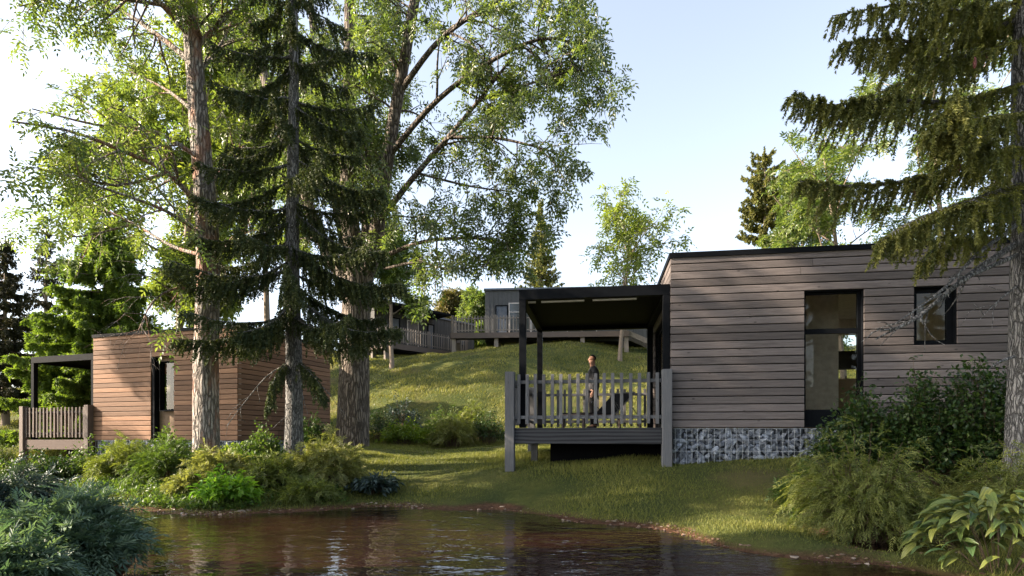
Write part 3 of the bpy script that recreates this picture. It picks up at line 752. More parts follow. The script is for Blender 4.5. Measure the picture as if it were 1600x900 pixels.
limbs = [
 ([(318,330,12),(262,270,11.5),(190,235,11),(110,205,10.3),(20,190,9.7)],.06),
 ([(316,250,12),(240,205,11.6),(150,195,11.5),(50,170,11)],.05),
 ([(320,370,12),(260,330,11),(180,300,10.5),(90,270,10)],.045),
 ([(303,100,12.2),(240,50,12.8),(170,5,13.2),(80,-30,13.5)],.07),
 ([(300,60,12.2),(230,-10,11.5),(120,-30,11),(20,-60,10.5)],.07),
 ([(300,80,12.2),(350,30,12.5),(420,-40,13)],.07),
 ([(303,120,12.2),(345,70,13.2),(380,-10,14)],.06),
 ([(318,300,12),(370,240,13),(420,190,14)],.05),
 ([(322,400,12.1),(270,385,13),(210,350,14),(150,320,14.5)],.05),
 ([(310,180,12.1),(260,140,13),(200,110,14)],.05),
 ([(322,460,12),(280,450,11.2),(240,470,10.8),(215,520,10.4)],.035),
 ([(320,420,12),(360,380,13),(400,330,13.8)],.04),
 ([(298,20,12.3),(260,-60,11.8),(180,-110,11)],.07),
 ([(297,15,12.2),(200,0,11.6),(110,-5,11.2),(30,10,10.8)],.05), ([(262,270,11.5),(180,290,11),(90,270,10.6),(0,300,10.2)],.035), ([(210,350,14),(120,370,13),(40,360,12)],.03)]
for l, r0 in limbs:
    q = spline(pts_px(*l), 10); rr = np.linspace(r0, r0*.25, 10); tb.add(q, rr, 6)
    sprout(tb, sites, q, rr, 11, 1.5, 1, rng, .15, .1, .25, sub=4)
sprout(tb, sites, trunk[46:], rad[46:], 16, 2.6, 2, rng, 0, .1, .15, sub=4)
sites = [q_ for q_ in sites if q_[0][2] < 11.5 or rng.random() < .3]
sites = [q_ for q_ in sites if rng.random() < .45 and keep1(q_[0])]
leafy(f1, sites, rng, 1, length=.32, k=4, ll=.11, lw=.045)
n1 = len(sites)
# bark slightly reddish cleft at the top
add_tree(t1, tb, [(f1, M['leaf_ash'], 'crown')], M['bark_ash'])

# --- tree 3: big multi-stemmed tree in the middle
rng = np.random.default_rng(12)
b3 = PX(551, 700, 17); b3.z = g(b3.x, b3.y)
t3 = put_tree('ash_tree', 'huge tree with thick dark forked trunk between the brown cabin and the hill', 'tree', b3)
tb = Tub(); f3 = Fol(); f3b = Fol()
q = spline([(b3.x, b3.y, b3.z-.3)]+pts_px((551, 690, 17), (553, 600, 17), (556, 500, 17), (560, 430, 17)), 34)
tb.add(q, np.interp(np.linspace(0, 1, 34), [0, .05, .2, .6, 1], [.74, .62, .50, .43, .42]), 28, ridge=.03)
stems = [
 ([(560,440,17),(546,330,17),(545,200,17),(547,60,17),(545,-120,17)],.30,.13,26),
 ([(566,440,17),(584,390,16.8),(597,300,16.6),(618,170,16.4),(645,20,16),(670,-120,16)],.26,.11,26),
 ([(548,450,17),(510,390,17.4),(470,290,17.6),(425,160,17.8),(385,20,18),(350,-100,18)],.22,.09,22),
 ([(556,440,17),(530,340,17.8),(508,200,18.5),(490,60,19),(480,-80,19)],.18,.08,16),
 ([(570,420,17),(574,300,18),(580,180,19),(600,30,20)],.16,.07,16),
 ([(590,350,16.7),(640,285,16),(700,215,15.4),(750,155,15),(800,90,14.6)],.10,.03,16),
 ([(600,400,16.8),(660,378,16),(730,372,15.3),(800,380,14.8)],.07,.02,20), ([(600,420,16.8),(650,410,15.8),(700,420,15),(760,415,14.6)],.04,.015,14), ([(750,155,15),(830,130,14.6),(900,110,14.3),(955,112,14.1)],.04,.012,16), ([(840,230,14.6),(870,260,14.4),(890,300,14.3)],.03,.01,8),
 ([(610,240,16.5),(680,160,15.6),(760,100,15),(850,60,14.5),(930,80,14.2)],.09,.02,18),
 ([(620,150,16.4),(690,60,15.5),(780,0,15),(870,-40,14.6)],.09,.03,18),
 ([(700,215,15.4),(770,215,15),(840,230,14.6),(885,245,14.4)],.05,.015,12),
 ([(650,270,16),(730,290,15.5),(800,300,15)],.04,.015,10),
 ([(597,300,16.6),(560,240,15.5),(520,190,15)],.07,.03,10)]
sites = []
def keep3(p):
    if 690 < 800+p[0]/max(p[1], 1)*F < 840 and HZ-(p[2]-EYE)/p[1]*F > 425: return False
    px = 800+p[0]/max(p[1], 1)*F; py = HZ-(p[2]-EYE)/p[1]*F
    # outline of this tree's crown: its right side retreats towards the bottom
    return px < np.interp(py, [-300, 0, 60, 120, 240, 330, 450, 500], [900, 940, 940, 985, 925, 880, 850, 640])
for l, r0, r1, n in stems:
    q = spline(pts_px(*l), 16); rr = np.linspace(r0, r1, 16); tb.add(q, rr, 14 if r0 > .15 else 7, ridge=.03 if r0 > .15 else 0)
    sprout(tb, sites, q, rr, n, 2.2, 2, rng, .2 if r0 > .12 else .25, .15, .25, sub=4, keep=keep3)
h = len(sites)//2; random.Random(4).shuffle(sites)
sites = [q_ for q_ in sites if (q_[0][2] < 14.5 or rng.random() < .4) and rng.random() < np.interp(800+q_[0][0]/q_[0][1]*F, [560, 720, 900], [.32, .20, .14])]; h = len(sites)//2
leafy(f3, sites[:h], rng, 2, length=.32, k=3, ll=.132, lw=.053)
leafy(f3b, sites[h:], rng, 2, length=.32, k=3, ll=.132, lw=.053)
n3 = len(sites)
add_tree(t3, tb, [(f3, M['leaf_ash'], 'crown'), (f3b, M['leaf_ash_b'], 'crown')], M['bark_big'])

def auto_tree(name, label, cat, px, d, H, spread, seed, leafmat, bark, rtr=.12, trunk_h=.35, nlimb=12, ll=.16, lw=.07, per=2, lev=1, k=3, group=None, lean=0., baseoff=None, limb_sub=9, frac=1.):
    rng = np.random.default_rng(seed); b = PX(px, HZ, d); b.z = g(b.x, b.y)
    t = put_tree(name, label, cat, b, group); tb = Tub(); fo = Fol(); sites = []
    q = [np.array(b)-[0, 0, .2]]; d_ = np.array([lean, 0, 1.])
    for i in range(12): d_ = d_+rng.normal(size=3)*[.05, .05, 0]; q.append(q[-1]+d_/np.linalg.norm(d_)*(H+.2)/12)
    q = np.array(q); rr = np.linspace(rtr, rtr*.25, 13); rr[0] *= 1.25; tb.add(q, rr, 10)
    for i in range(nlimb):
        s_ = trunk_h+(1-trunk_h)*(i+.5)/nlimb; f_ = s_*12; j = int(f_); p = q[j]+(q[min(j+1, 12)]-q[j])*(f_-j)
        a = i*2.4+rng.random(); e = R(rng.uniform(15, 45)+s_*25); L = spread*math.sin(math.pi*min(1, .25+.75*(1-s_)*1.15))*rng.uniform(.8, 1.15)
        dd = np.array([math.cos(a)*math.cos(e), math.sin(a)*math.cos(e), math.sin(e)])
        pl_ = [p]
        for _ in range(6): dd = dd+rng.normal(size=3)*.12; dd /= np.linalg.norm(dd); pl_.append(pl_[-1]+dd*L/6)
        r0 = rtr*.4*(1-s_*.5); rl = np.linspace(r0, r0*.3, 7); tb.add(np.array(pl_), rl, 5)
        sprout(tb, sites, np.array(pl_), rl, limb_sub, L*.5, lev, rng, .2, .15, .12, sub=4)
    sites = [q_ for q_ in sites if rng.random() < frac]
    leafy(fo, sites, rng, per, length=ll*2.2, k=k, ll=ll, lw=lw)
    add_tree(t, tb, [(fo, leafmat, 'crown')], bark)
    return t
# filler broadleaf behind the brown cabin
auto_tree('broadleaf_tree', 'bushy yellow green tree rising behind the brown cabin roof', 'tree', 268, 29, 16.5, 5.6, 21, M['leaf_bright'], M['bark_far'], .24, .26, 18, ll=.26, lw=.12, lev=2, k=2, per=1, frac=.6)
auto_tree('broadleaf_tree', 'yellow green tree in the middle, half hidden behind the dark spruce', 'tree', 425, 34, 19, 5.4, 22, M['leaf_bright'], M['bark_far'], .2, .34, 16, ll=.28, lw=.13, lev=2, k=2, per=1, frac=.5)
# small trees on the hill
auto_tree('young_tree', 'slim young hillside tree beside the left hilltop deck', 'tree', 612, 31.6, 7.0, 2.4, 23, M['leaf_ash'], M['bark_far'], .14, .42, 9, ll=.2, lw=.1, lev=1, k=2)
auto_tree('young_tree', 'pale airy tree on the hill seen above the near pergola', 'tree', 968, 33, 7.0, 3.4, 24, M['leaf_bright'], M['bark_far'], .13, .4, 15, ll=.22, lw=.11, lev=1, k=2, per=1, frac=.4)
auto_tree('broadleaf_tree', 'distant olive brown tree between the two hilltop cabins', 'tree', 700, 52, 5.0, 2.2, 25, leafm('olive_far_leaf', (.09, .08, .03), (.18, .15, .06), .3), M['bark_far'], .14, .3, 10, ll=.25, lw=.14, lev=1, k=2, group='far trees behind the hilltop')
auto_tree('broadleaf_tree', 'distant green tree just left of the grey hilltop cabin', 'tree', 745, 50, 4.6, 1.8, 26, M['leaf_ash'], M['bark_far'], .14, .25, 10, ll=.25, lw=.14, lev=1, k=2, group='far trees behind the hilltop')
auto_tree('broadleaf_tree', 'distant low tree behind the hill right of the pale airy tree', 'tree', 1000, 55, 4.0, 2.4, 27, M['leaf_ash'], M['bark_far'], .14, .2, 10, ll=.28, lw=.15, lev=1, k=2, group='far trees behind the hilltop')
auto_tree('broadleaf_tree', 'light green leafy tree behind the grey cabin roof under the spruce boughs', 'tree', 1325, 20, 9.6, 3.2, 28, M['leaf_ash'], M['bark_far'], .13, .3, 12, ll=.15, lw=.065, lev=1, k=3, per=1, frac=.6)
auto_tree('broadleaf_tree', 'leafy tree behind the grey cabin at the right edge', 'tree', 1480, 19, 12, 3.2, 29, M['leaf_ash'], M['bark_far'], .13, .25, 14, ll=.14, lw=.06, lev=1, k=3, per=1, frac=.8)

# trees beside and behind the viewpoint: they shade the bank and stand in the window reflections
side_tree = auto_tree('broadleaf_tree', 'tall tree on the left bank just outside the picture', 'tree', -820, 8.0, 16, 3.2, 41, M['leaf_ash'], M['bark_far'], .3, .33, 20, ll=.24, lw=.11, lev=2, k=2, per=1, frac=.4)
def copy_tree(src, x, y, rz, s, label):
    c = src.copy(); col.objects.link(c); c.location = (x, y, g(x, y)); c.rotation_euler = (0, 0, rz); c.scale = (s,)*3; c['label'] = label; c['group'] = 'trees behind the viewpoint'
    for ch in src.children: d = ch.copy(); col.objects.link(d); d.parent = c
for i, (x, y, s, w_) in enumerate([(-14, -12, 1.1, 'first'), (-5, -15, 1.2, 'second'), (4, -13, 1.05, 'third'), (12, -14, 1.15, 'fourth'), (20, -10, 1.1, 'fifth')]):
    copy_tree(side_tree, x, y, i*1.7, s, w_+' from the left of the tall leafy trees on the bank behind the viewpoint')
copy_tree(side_tree, -23.5, 14.6, .7, .62, 'leafy tree standing left of the left pergola outside the picture')
copy_tree(side_tree, -9.8, 4.2, 2.1, .8, 'shorter leafy tree near the viewpoint just outside the left edge')
# --- conifers
def conifer(label, px, d, H, prof, seed, mat, bark, rtr=.19, z0=2.2, step=.6, per=6, sag=.5, tip=.35, twl=.34, tden=1., nl=.034, nw=.011, nd=26, extra=(), lean=0, side=1., group=None, cones=0, topthin=1, name='spruce_tree', avoid=None, zcut=1e9, xd=1.5):
    rng = np.random.default_rng(seed); b = PX(px, HZ, d); b.z = g(b.x, b.y)
    t = put_tree(name, label, 'tree', b, group); tb = Tub(); fo = Fol(); B = np.array(b)
    n = 30; tz = np.linspace(-.3, H, n); q = np.c_[B[0]+lean*tz/H+.02*np.sin(tz*.9), np.full(n, B[1])+.02*np.cos(tz), B[2]+tz]
    rr = np.interp(tz, [-.3, 0, .5, H], [rtr*1.35, rtr*1.2, rtr, rtr*.12]); tb.add(q, rr, 18, ridge=.02)
    TP, TD, TL = [], [], []
    def bough(pl_, r0, dn=1.):
        """one branch with side shoots and a curtain of hanging twigs"""
        tb.add(pl_, np.linspace(r0, r0*.2, len(pl_)), 5)
        L = np.linalg.norm(np.diff(pl_, axis=0), axis=1).sum(); m_ = len(pl_)-1
        nt = int(L*26*tden*dn)
        for s_ in (np.arange(nt)+rng.random(nt))/nt:
            if s_ < .12 and rng.random() < .7: continue
            f_ = s_*m_; i = min(int(f_), m_-1); p = pl_[i]+(pl_[i+1]-pl_[i])*(f_-i); tg = pl_[i+1]-pl_[i]; tg /= np.linalg.norm(tg)
            sd = np.cross(tg, [0, 0, 1]); sd /= max(np.linalg.norm(sd), 1e-6); sg = rng.choice([-1, 1])
            sl_ = rng.uniform(.1, 1)*.26*L*side*(1.05-s_)**.6
            out = tg*.75+sd*sg*.8+np.array([0, 0, -.18])
            e = p+out*sl_
            if sl_ > .12:
                mid = (p+e)/2+[0, 0, .03]; tb.add(np.array([p, mid, e]), [.006, .005, .002], 3)
                TP.append(p); TD.append(e-p); TL.append(np.linalg.norm(e-p))
            for u in rng.random(2 if sl_ > .25 else 1):
                w = p+(e-p)*u; TP.append(w); TD.append(np.array([0, 0, -1.])+tg*.25+rng.normal(size=3)*.16+out*.15); TL.append(twl*rng.uniform(.45, 1.15)*(.55+.45*math.sin(math.pi*min(1, s_*1.1))))
        TP.append(pl_[-2]); TD.append(pl_[-1]-pl_[-2]+np.array([0, 0, .02])); TL.append(.22)
    z = z0; ph = rng.random()*6
    while z < min(H-.15, zcut):
        for j in range(per if topthin*z < H*.8 else per-1):
            a = ph+j*6.283/per+rng.normal()*.22; L = float(np.interp(z, *zip(*prof)))*rng.uniform(.72, 1.12)
            if avoid and avoid(a, z): continue
            s_ = np.linspace(0, 1, 8)[:, None]; dr = np.array([math.cos(a), math.sin(a), 0]); zz = z+rng.normal()*.08
            c0 = np.array([np.interp(zz, tz, q[:, 0]), B[1], B[2]+zz])
            pl_ = c0+dr*L*s_+np.array([0, 0, 1])*L*(-sag*s_+tip*s_*s_)+rng.normal(size=(8, 3))*.015
            bough(pl_, .012+L*.011)
        z += step*rng.uniform(.85, 1.15)*(1 if z < H*.7 else .75); ph += 1.1
    for l, r0, bare in extra:
        pl_ = spline([tuple(PX(*a)) for a in l], 9)
        if bare:
            tb.add(pl_, np.linspace(r0, r0*.2, 9), 7)
            for _ in range(bare):
                i = rng.integers(2, 8); dd = norm(pl_[i]-pl_[i-1]); dd = norm(dd+rng.normal(size=3)*.45+[0, 0, -.25]); Lb = rng.uniform(.2, .55); pp = [pl_[i]]
                for _k in range(5): dd = norm(dd+rng.normal(size=3)*.2); pp.append(pp[-1]+dd*Lb/5)
                tb.add(np.array(pp), np.linspace(r0*.35, .0025, 6), 4)
        else: bough(pl_, r0, xd)
    TP = np.array(TP); TD = norm(np.array(TD)); TL = np.array(TL)
    cnt = np.maximum(3, (TL/.34*nd)).astype(int); idx = np.repeat(np.arange(len(TP)), cnt); m_ = len(idx)
    u = rng.random(m_); P = TP[idx]+TD[idx]*(u*TL[idx])[:, None]
    side_ = norm(np.cross(TD[idx], rng.normal(size=(m_, 3))))
    np.random.seed(seed)
    fo.needles(P, TD[idx]*.75+side_*.8, nl*rng.uniform(.7, 1.2, m_)*(1.1-.35*u), nw, np.clip(rng.random(len(TP))[idx]*.75+rng.random(m_)*.25, 0, 1))
    add_tree(t, tb, [(fo, mat, 'crown')], bark)
    if cones:
        cm = MB(); cm.tube([(0, 0, 0), (0, 0, -.02), (0, 0, -.07), (0, 0, -.11), (0, 0, -.13)], [.006, .016, .02, .014, .004], 8)
        cobj = None
        for i in range(cones):
            k = rng.integers(len(TP)); p = TP[k]+TD[k]*TL[k]*.6-B
            if cobj is None: cobj = cm.build('cone', M['cone'], t, True); ob = cobj
            else: ob = link('cone', cobj.data, None, t)
            ob.location = p
    return len(idx)

nn = conifer('dark drooping spruce with bare lower twigs between the two big leafy trees', 458, 12, 15, [(2.5, 2.2), (3.2, 2.55), (6, 2.0), (9, 1.5), (13, .9), (15, .3)], 31, M['needle'], M['bark_grey'],
    rtr=.185, z0=3.15, step=.74, per=4, sag=.55, tip=.42, twl=.50, nd=34, nl=.058, nw=.030, tden=2.0, side=.55, zcut=11.5,
    extra=[([(458,492,12),(400,520,11.6),(335,532,11.3),(272,530,11.0)],.03,0), ([(458,405,12),(390,440,11.5),(325,440,11.2),(262,418,11)],.03,0),
           ([(458,345,12),(400,370,11.7),(345,378,11.5),(300,366,11.4)],.025,0), ([(458,280,12),(400,310,11.8),(350,320,11.6),(315,310,11.6)],.025,0),
           ([(458,462,12),(520,505,11.5),(575,520,11.2),(622,512,11)],.03,0), ([(458,445,12),(510,480,12.2),(560,500,12.6),(600,495,12.8)],.025,0),
           ([(458,395,12),(520,430,11.6),(580,448,11.3),(628,442,11.2)],.03,0), ([(458,330,12),(510,372,11.7),(560,392,11.5),(602,392,11.4)],.025,0),
           ([(458,245,12),(520,285,11.8),(565,300,11.6),(598,296,11.6)],.025,0), ([(458,165,12),(505,195,11.8),(540,207,11.7),(565,203,11.7)],.022,0),
           ([(458,215,12),(410,240,11.8),(375,248,11.7),(345,240,11.7)],.022,0), ([(458,110,12),(410,140,11.8),(375,146,11.7),(350,138,11.7)],.022,0),
           ([(458,470,12),(430,500,11.3),(400,515,10.9),(370,520,10.6)],.025,0),([(458,565,12),(420,585,11.8),(385,625,11.6),(352,668,11.4)],.018,6), ([(458,545,12),(472,600,11.7),(465,660,11.6)],.022,5), ([(458,575,12),(500,600,11.8),(540,650,11.6)],.016,5), ([(458,640,12),(430,665,11.8)],.010,3),
           ([(456,560,12),(430,590,11.6),(415,640,11.5)],.012,0), ([(460,560,12),(492,590,11.5),(508,620,11.4)],.012,0)])
cam_right = conifer('large olive spruce at the right edge with long boughs over the grey cabin', 1612, 7, 12, [(3.2, 1.6), (5, 2.2), (8, 2.0), (12, .5)], 32, M['needle_olive'], M['bark_grey'],
    rtr=.27, z0=4.6, step=.7, per=5, sag=.4, tip=.25, twl=.46, nd=70, nl=.045, nw=.018, cones=16, tden=1.8, side=.7, zcut=7.8, xd=1.15, avoid=lambda a, z: math.cos(a) < -.15 and z < 5.6,
    extra=[([(1598,0,7),(1520,20,6.8),(1430,5,6.6),(1300,25,6.4)],.03,0), ([(1598,60,7),(1500,90,6.6),(1400,60,6.5),(1310,70,6.5)],.025,0),
           ([(1598,130,7),(1500,160,6.8),(1380,155,6.6),(1300,165,6.5),(1236,148,6.4)],.03,0),
           ([(1595,180,7),(1520,190,6.2),(1450,200,5.8)],.02,0),
           ([(1598,225,7),(1500,260,6.9),(1400,285,6.9),(1310,290,6.9),(1248,283,6.9)],.03,0),
           ([(1598,230,7),(1540,240,6.2),(1490,200,5.8),(1490,150,5.6)],.015,0),
           ([(1598,290,7),(1540,330,6.8),(1480,370,6.6),(1440,410,6.5)],.025,0),
           ([(1598,285,7),(1510,315,6.2),(1440,340,6.0),(1375,378,5.9)],.02,0),
           ([(1598,320,7),(1550,355,7.2),(1510,385,7.3)],.018,0),
           ([(1598,375,7),(1520,425,6.8),(1440,490,6.6),(1368,530,6.5)],.042,9), ([(1598,345,7),(1530,395,6.5),(1470,455,6.2),(1400,505,6.0)],.03,8),
           ([(1598,395,7),(1500,440,6.7),(1430,500,6.5),(1375,518,6.4)],.03,7),
           ([(1598,440,7),(1560,470,6.8),(1530,500,6.7)],.012,5), ([(1590,560,6.8),(1560,575,6.6)],.018,0)][:-1]+[([(1585,557,6.8),(1562,565,6.7),(1545,577,6.6)],.02,1)])
conifer('lime green drooping conifer behind the left pergola', 165, 22.5, 9.0, [(1, 3.4), (4, 2.7), (8, 1.0), (9, .3)], 33, M['needle_lime'], M['bark_far'], rtr=.2, z0=1.0, step=.5, per=9, sag=.25, tip=.15, twl=.55, nd=22, nl=.16, nw=.06, tden=1.1, name='conifer_tree')
conifer('tall dark spruce at the far left edge behind the deck', 8, 27, 9.0, [(1, 2.3), (5, 1.5), (9, .1)], 34, M['needle_far'], M['bark_far'], rtr=.16, z0=1.3, step=.6, per=8, sag=.35, tip=.3, twl=.4, nd=22, nl=.12, nw=.06, tden=1.0, group='dark spruces at far left')
far_spruce = bpy.data.objects[[o.name for o in sc.objects if o.get('label', '').startswith('tall dark spruce at the far left')][0]]
for i, (x, y) in enumerate([(8, -9), (11, -12), (14.5, -10), (5, -11), (18, -13), (0, -12)]):
    copy_tree(far_spruce, x, y, i*1.3, .8, ('first', 'second', 'third', 'fourth', 'fifth', 'sixth')[i]+' of the dark spruces standing behind the viewpoint')
conifer('thin dark spruce just right of the far left one', 72, 32, 10.0, [(1, 2.2), (5, 1.4), (10, .1)], 35, M['needle_far'], M['bark_far'], rtr=.16, z0=1.6, step=.7, per=7, sag=.35, tip=.3, twl=.35, nd=20, nl=.12, nw=.06, tden=.8, group='dark spruces at far left')
conifer('dark narrow conifer behind the hill above the near pergola', 845, 46, 12.4, [(1, 1.9), (6, 1.7), (9, .9), (11, .2)], 36, M['needle_olive'], M['bark_far'], rtr=.2, z0=3.5, step=.55, per=8, sag=.1, tip=.3, twl=.3, nd=14, nl=.16, nw=.09, tden=.7, name='conifer_tree')
conifer('bushy golden pine behind the grey cabin roof', 1195, 30, 11.6, [(4, 1.6), (9, 1.4), (10.6, .9), (11.6, .4)], 37, M['needle_gold'], M['bark_far'], rtr=.2, z0=7.0, step=.62, per=7, sag=-.2, tip=.2, twl=.25, nd=30, nl=.13, nw=.07, tden=1.1, name='pine_tree')
auto_tree('broadleaf_tree', 'low green tree at the foot of the golden pine behind the roof', 'tree', 1235, 27, 9.4, 2.2, 38, M['leaf_ash'], M['bark_far'], .14, .45, 12, ll=.17, lw=.08, lev=1, k=2)

# ------------------------------------------------------------ shrubs
def shrub(label, px, d, rx, h, kind, mat, seed, name='shrub', n=60, group=None, dy=0., ry=None):
    rng = np.random.default_rng(seed); b = PX(px, HZ, d); z = max(g(b.x, b.y), 0.01); ry = ry or rx
    t = empty(name, (b.x, b.y, z), 0, label, 'shrub', group); tb = Tub(); fo = Fol(); np.random.seed(seed)
    P, D, U = [], [], []
    for i in range(n):
        a = rng.random()*6.283; rr = math.sqrt(rng.random()); el = math.acos(min(.999, rr*.96))
        tip = np.array([math.cos(a)*rr*rx, math.sin(a)*rr*ry, h*math.sqrt(max(.02, 1-rr*rr*.94))*rng.uniform(.55, 1.15)*(1+.22*math.sin(a*2+seed))])
        st = np.array([math.cos(a)*rr*rx*.25, math.sin(a)*rr*ry*.25, -.03])
        s_ = np.linspace(0, 1, 7)[:, None]; bend = np.array([0, 0, .18*h])*np.sin(s_*np.pi)
        pl_ = st+(tip-st)*s_+bend+rng.normal(size=(7, 3))*.02*s_
        tb.add(pl_, np.linspace(.007, .002, 7), 3)
        for k in range(2, 7): P.append(pl_[k]); D.append(pl_[k]-pl_[k-1]); U.append(k/6)
    P = np.array(P); D = norm(np.array(D))
    if kind == 'leaf':       # small rounded leaves
        per = 7; Pp = np.repeat(P, per, 0)+rng.normal(size=(len(P)*per, 3))*[.07, .07, .05]*np.array([1, 1, 1])*(rx**.5); Dd = rng.normal(size=(len(Pp), 3))+[0, 0, .15]
        fo.leaves(Pp, Dd, rng.normal(size=(len(Pp), 3))*.5+[0, 0, 1], .07*rng.uniform(.7, 1.3, len(Pp)), .042, rnd=rng.random(len(Pp)))
    elif kind == 'feather':  # fine pinnate sprays
        Pp = np.repeat(P, 3, 0)+rng.normal(size=(len(P)*3, 3))*.04; Dd = norm(np.repeat(D, 3, 0)+rng.normal(size=(len(Pp), 3))*.6)
        fo.sprigs(Pp, Dd, rng, length=.17, k=5, ll=.07, lw=.018, angle=42, droop=.35)
    elif kind == 'juniper':
        Pp = np.repeat(P, 3, 0)+rng.normal(size=(len(P)*3, 3))*.05; Dd = norm(np.repeat(D, 3, 0)*[1.2, 1.2, .4]+rng.normal(size=(len(Pp), 3))*.4)
        fo.sprigs(Pp, Dd, rng, length=.16, k=6, ll=.052, lw=.010, angle=38, droop=.7)
    elif kind == 'broad':
        Pp = np.repeat(P, 3, 0)+rng.normal(size=(len(P)*3, 3))*.04; Dd = np.repeat(D, 3, 0)*[1.5, 1.5, .5]+rng.normal(size=(len(Pp), 3))*.6
        fo.leaves(Pp, Dd, rng.normal(size=(len(Pp), 3))*.35+[0, 0, 1], .13*rng.uniform(.7, 1.25, len(Pp)), .055, rnd=rng.random(len(Pp)), droop=.3)
    tb.build('stems', M['stem'], t); fo.build('foliage', mat, t)
    return t
M['stem'] = plain('woody_stem', (.12, .08, .05), .85)
L_ = dict(
 dark=leafm('dark_shrub_leaf', (.016, .042, .012), (.055, .09, .018), .25, rough=.42),
 mid=leafm('green_shrub_leaf', (.04, .08, .018), (.12, .17, .035), .35),
 olive=leafm('olive_spray', (.08, .11, .025), (.21, .23, .06), .35),
 tan=leafm('tan_olive_spray', (.13, .15, .05), (.29, .28, .10), .35),
 bright=leafm('bright_fern_leaf', (.10, .22, .025), (.24, .38, .05), .45),
 blue=leafm('blue_green_spray', (.05, .10, .075), (.16, .22, .14), .25),
 slate=leafm('blue_grey_leaf', (.03, .055, .05), (.075, .105, .095), .15),
 lime=leafm('lime_leaf', (.09, .15, .02), (.22, .27, .04), .4),
 yel=leafm('yellow_green_spray', (.06, .085, .02), (.25, .26, .07), .35))
SH = [
 ('rounded dark shrub right below the left deck', 85, 12.6, 0.807, 0.656, 'leaf', 'dark', 90),
 ('dark shrub between left deck post and pond', 150, 12.8, 0.57, 0.697, 'leaf', 'mid', 60),
 ('low dull green shrub at the far left bank', 25, 11.8, 0.665, 0.41, 'leaf', 'mid', 60),
 ('low bush left of the outermost deck post', 8, 16, 0.57, 0.656, 'leaf', 'olive', 50),
 ('feathery olive bush below the brown cabin plinth', 200, 11.8, 0.712, 0.697, 'feather', 'olive', 80),
 ('feathery green bush left of the furrowed trunk', 265, 10.9, 0.646, 0.656, 'feather', 'mid', 80),
 ('dense green bush under the brown cabin window', 268, 13.4, 0.522, 0.697, 'leaf', 'mid', 70),
 ('tan feathery bush at the foot of the furrowed trunk', 340, 10.6, 0.57, 0.508, 'feather', 'tan', 70),
 ('small bright bush right of the furrowed trunk by the plinth', 372, 13.2, 0.38, 0.369, 'leaf', 'lime', 35),
 ('vivid green ferny plant at the water edge', 355, 9.2, 0.475, 0.426, 'broad', 'bright', 70),
 ('leafy green bush between furrowed trunk and spruce trunk', 408, 11.4, 0.57, 0.697, 'leaf', 'mid', 80),
 ('pale feathery bush at the foot of the spruce trunk', 432, 10.2, 0.589, 0.492, 'feather', 'olive', 75),
 ('largest pale feathery bush right of the spruce trunk', 510, 10.7, 0.741, 0.722, 'feather', 'tan', 100),
 ('dark upright holly like bush at the brown cabin corner', 490, 13.6, 0.399, 0.943, 'leaf', 'dark', 60),
 ('low bluish broad leaved plant at the end of the left bank', 583, 10.3, 0.399, 0.344, 'broad', 'slate', 50),
 ('small olive bush behind the water edge left of the vivid plant', 300, 9.9, 0.342, 0.344, 'feather', 'tan', 40),
 ('low bush spilling over the bank below the spruce', 480, 9.7, 0.475, 0.287, 'feather', 'olive', 50),
 ('dark bush at the hill foot beside the huge trunk', 595, 21.2, 0.9, 1.05, 'leaf', 'dark', 60),
 ('bluish grey bush at the hill foot behind the bright one', 628, 21.6, 0.8, 1.3, 'broad', 'slate', 70),
 ('bright broad leaved bush at the hill foot', 632, 20.3, 0.95, 0.75, 'broad', 'lime', 110),
 ('bright low bush left of the olive one at the hill foot', 683, 20, 0.7, 0.75, 'broad', 'lime', 70),
 ('dark green bush in the hill foot row', 700, 21.2, 0.8, 1.2, 'leaf', 'mid', 60),
 ('olive feathery bush in the hill foot row', 708, 19.4, 0.85, 0.95, 'feather', 'tan', 90),
 ('round dark bush nearest the near deck post at the hill foot', 762, 19.8, 0.75, 1.15, 'leaf', 'dark', 90),
 ('tall olive bush behind the round dark one at the hill foot', 738, 20.8, 0.8, 1.35, 'feather', 'olive', 80),
 ('dark glossy bush under the tall window of the grey cabin', 1345, 8.5, 0.68, 1.25, 'leaf', 'dark', 270),
 ('dark glossy bush under the small window of the grey cabin', 1440, 8.2, 0.75, 1.35, 'leaf', 'dark', 306),
 ('dark glossy bush touching the right spruce trunk', 1545, 7.9, 0.8, 1.45, 'leaf', 'dark', 324),
 ('low green sprays against the caged stone plinth', 1268, 7.8, 0.42, 0.45, 'feather', 'mid', 45),
 ('drooping yellow green bush in front of the dark glossy bushes', 1350, 6.5, 0.78, 0.98, 'juniper', 'yel', 200),
 ('yellow green sprays at the right edge behind the broad leaved plant', 1590, 5.9, 0.6, 0.85, 'juniper', 'yel', 90),
 ('large blue green feathery bush in the bottom left corner', 108, 4.8, .50, .46, 'feather', 'blue', 190),
 ('dark slate coloured bush at the left edge behind the corner bush', 10, 5.9, 0.55, 0.62, 'feather', 'slate', 120),
 ('small dark low bush right of the corner bush', 20, 4, 0.31, 0.282, 'feather', 'blue', 70),
]
for i, (lab, px, d, rx, h_, kind, mt, n) in enumerate(SH):
    grp = 'shrubs at the foot of the hill' if d > 19 else 'shrubs by the grey cabin' if px > 1200 else 'shrubs on the left bank'
    shrub(lab, px, d, rx, h_, kind, L_[mt], 100+i, n=n, group=grp)

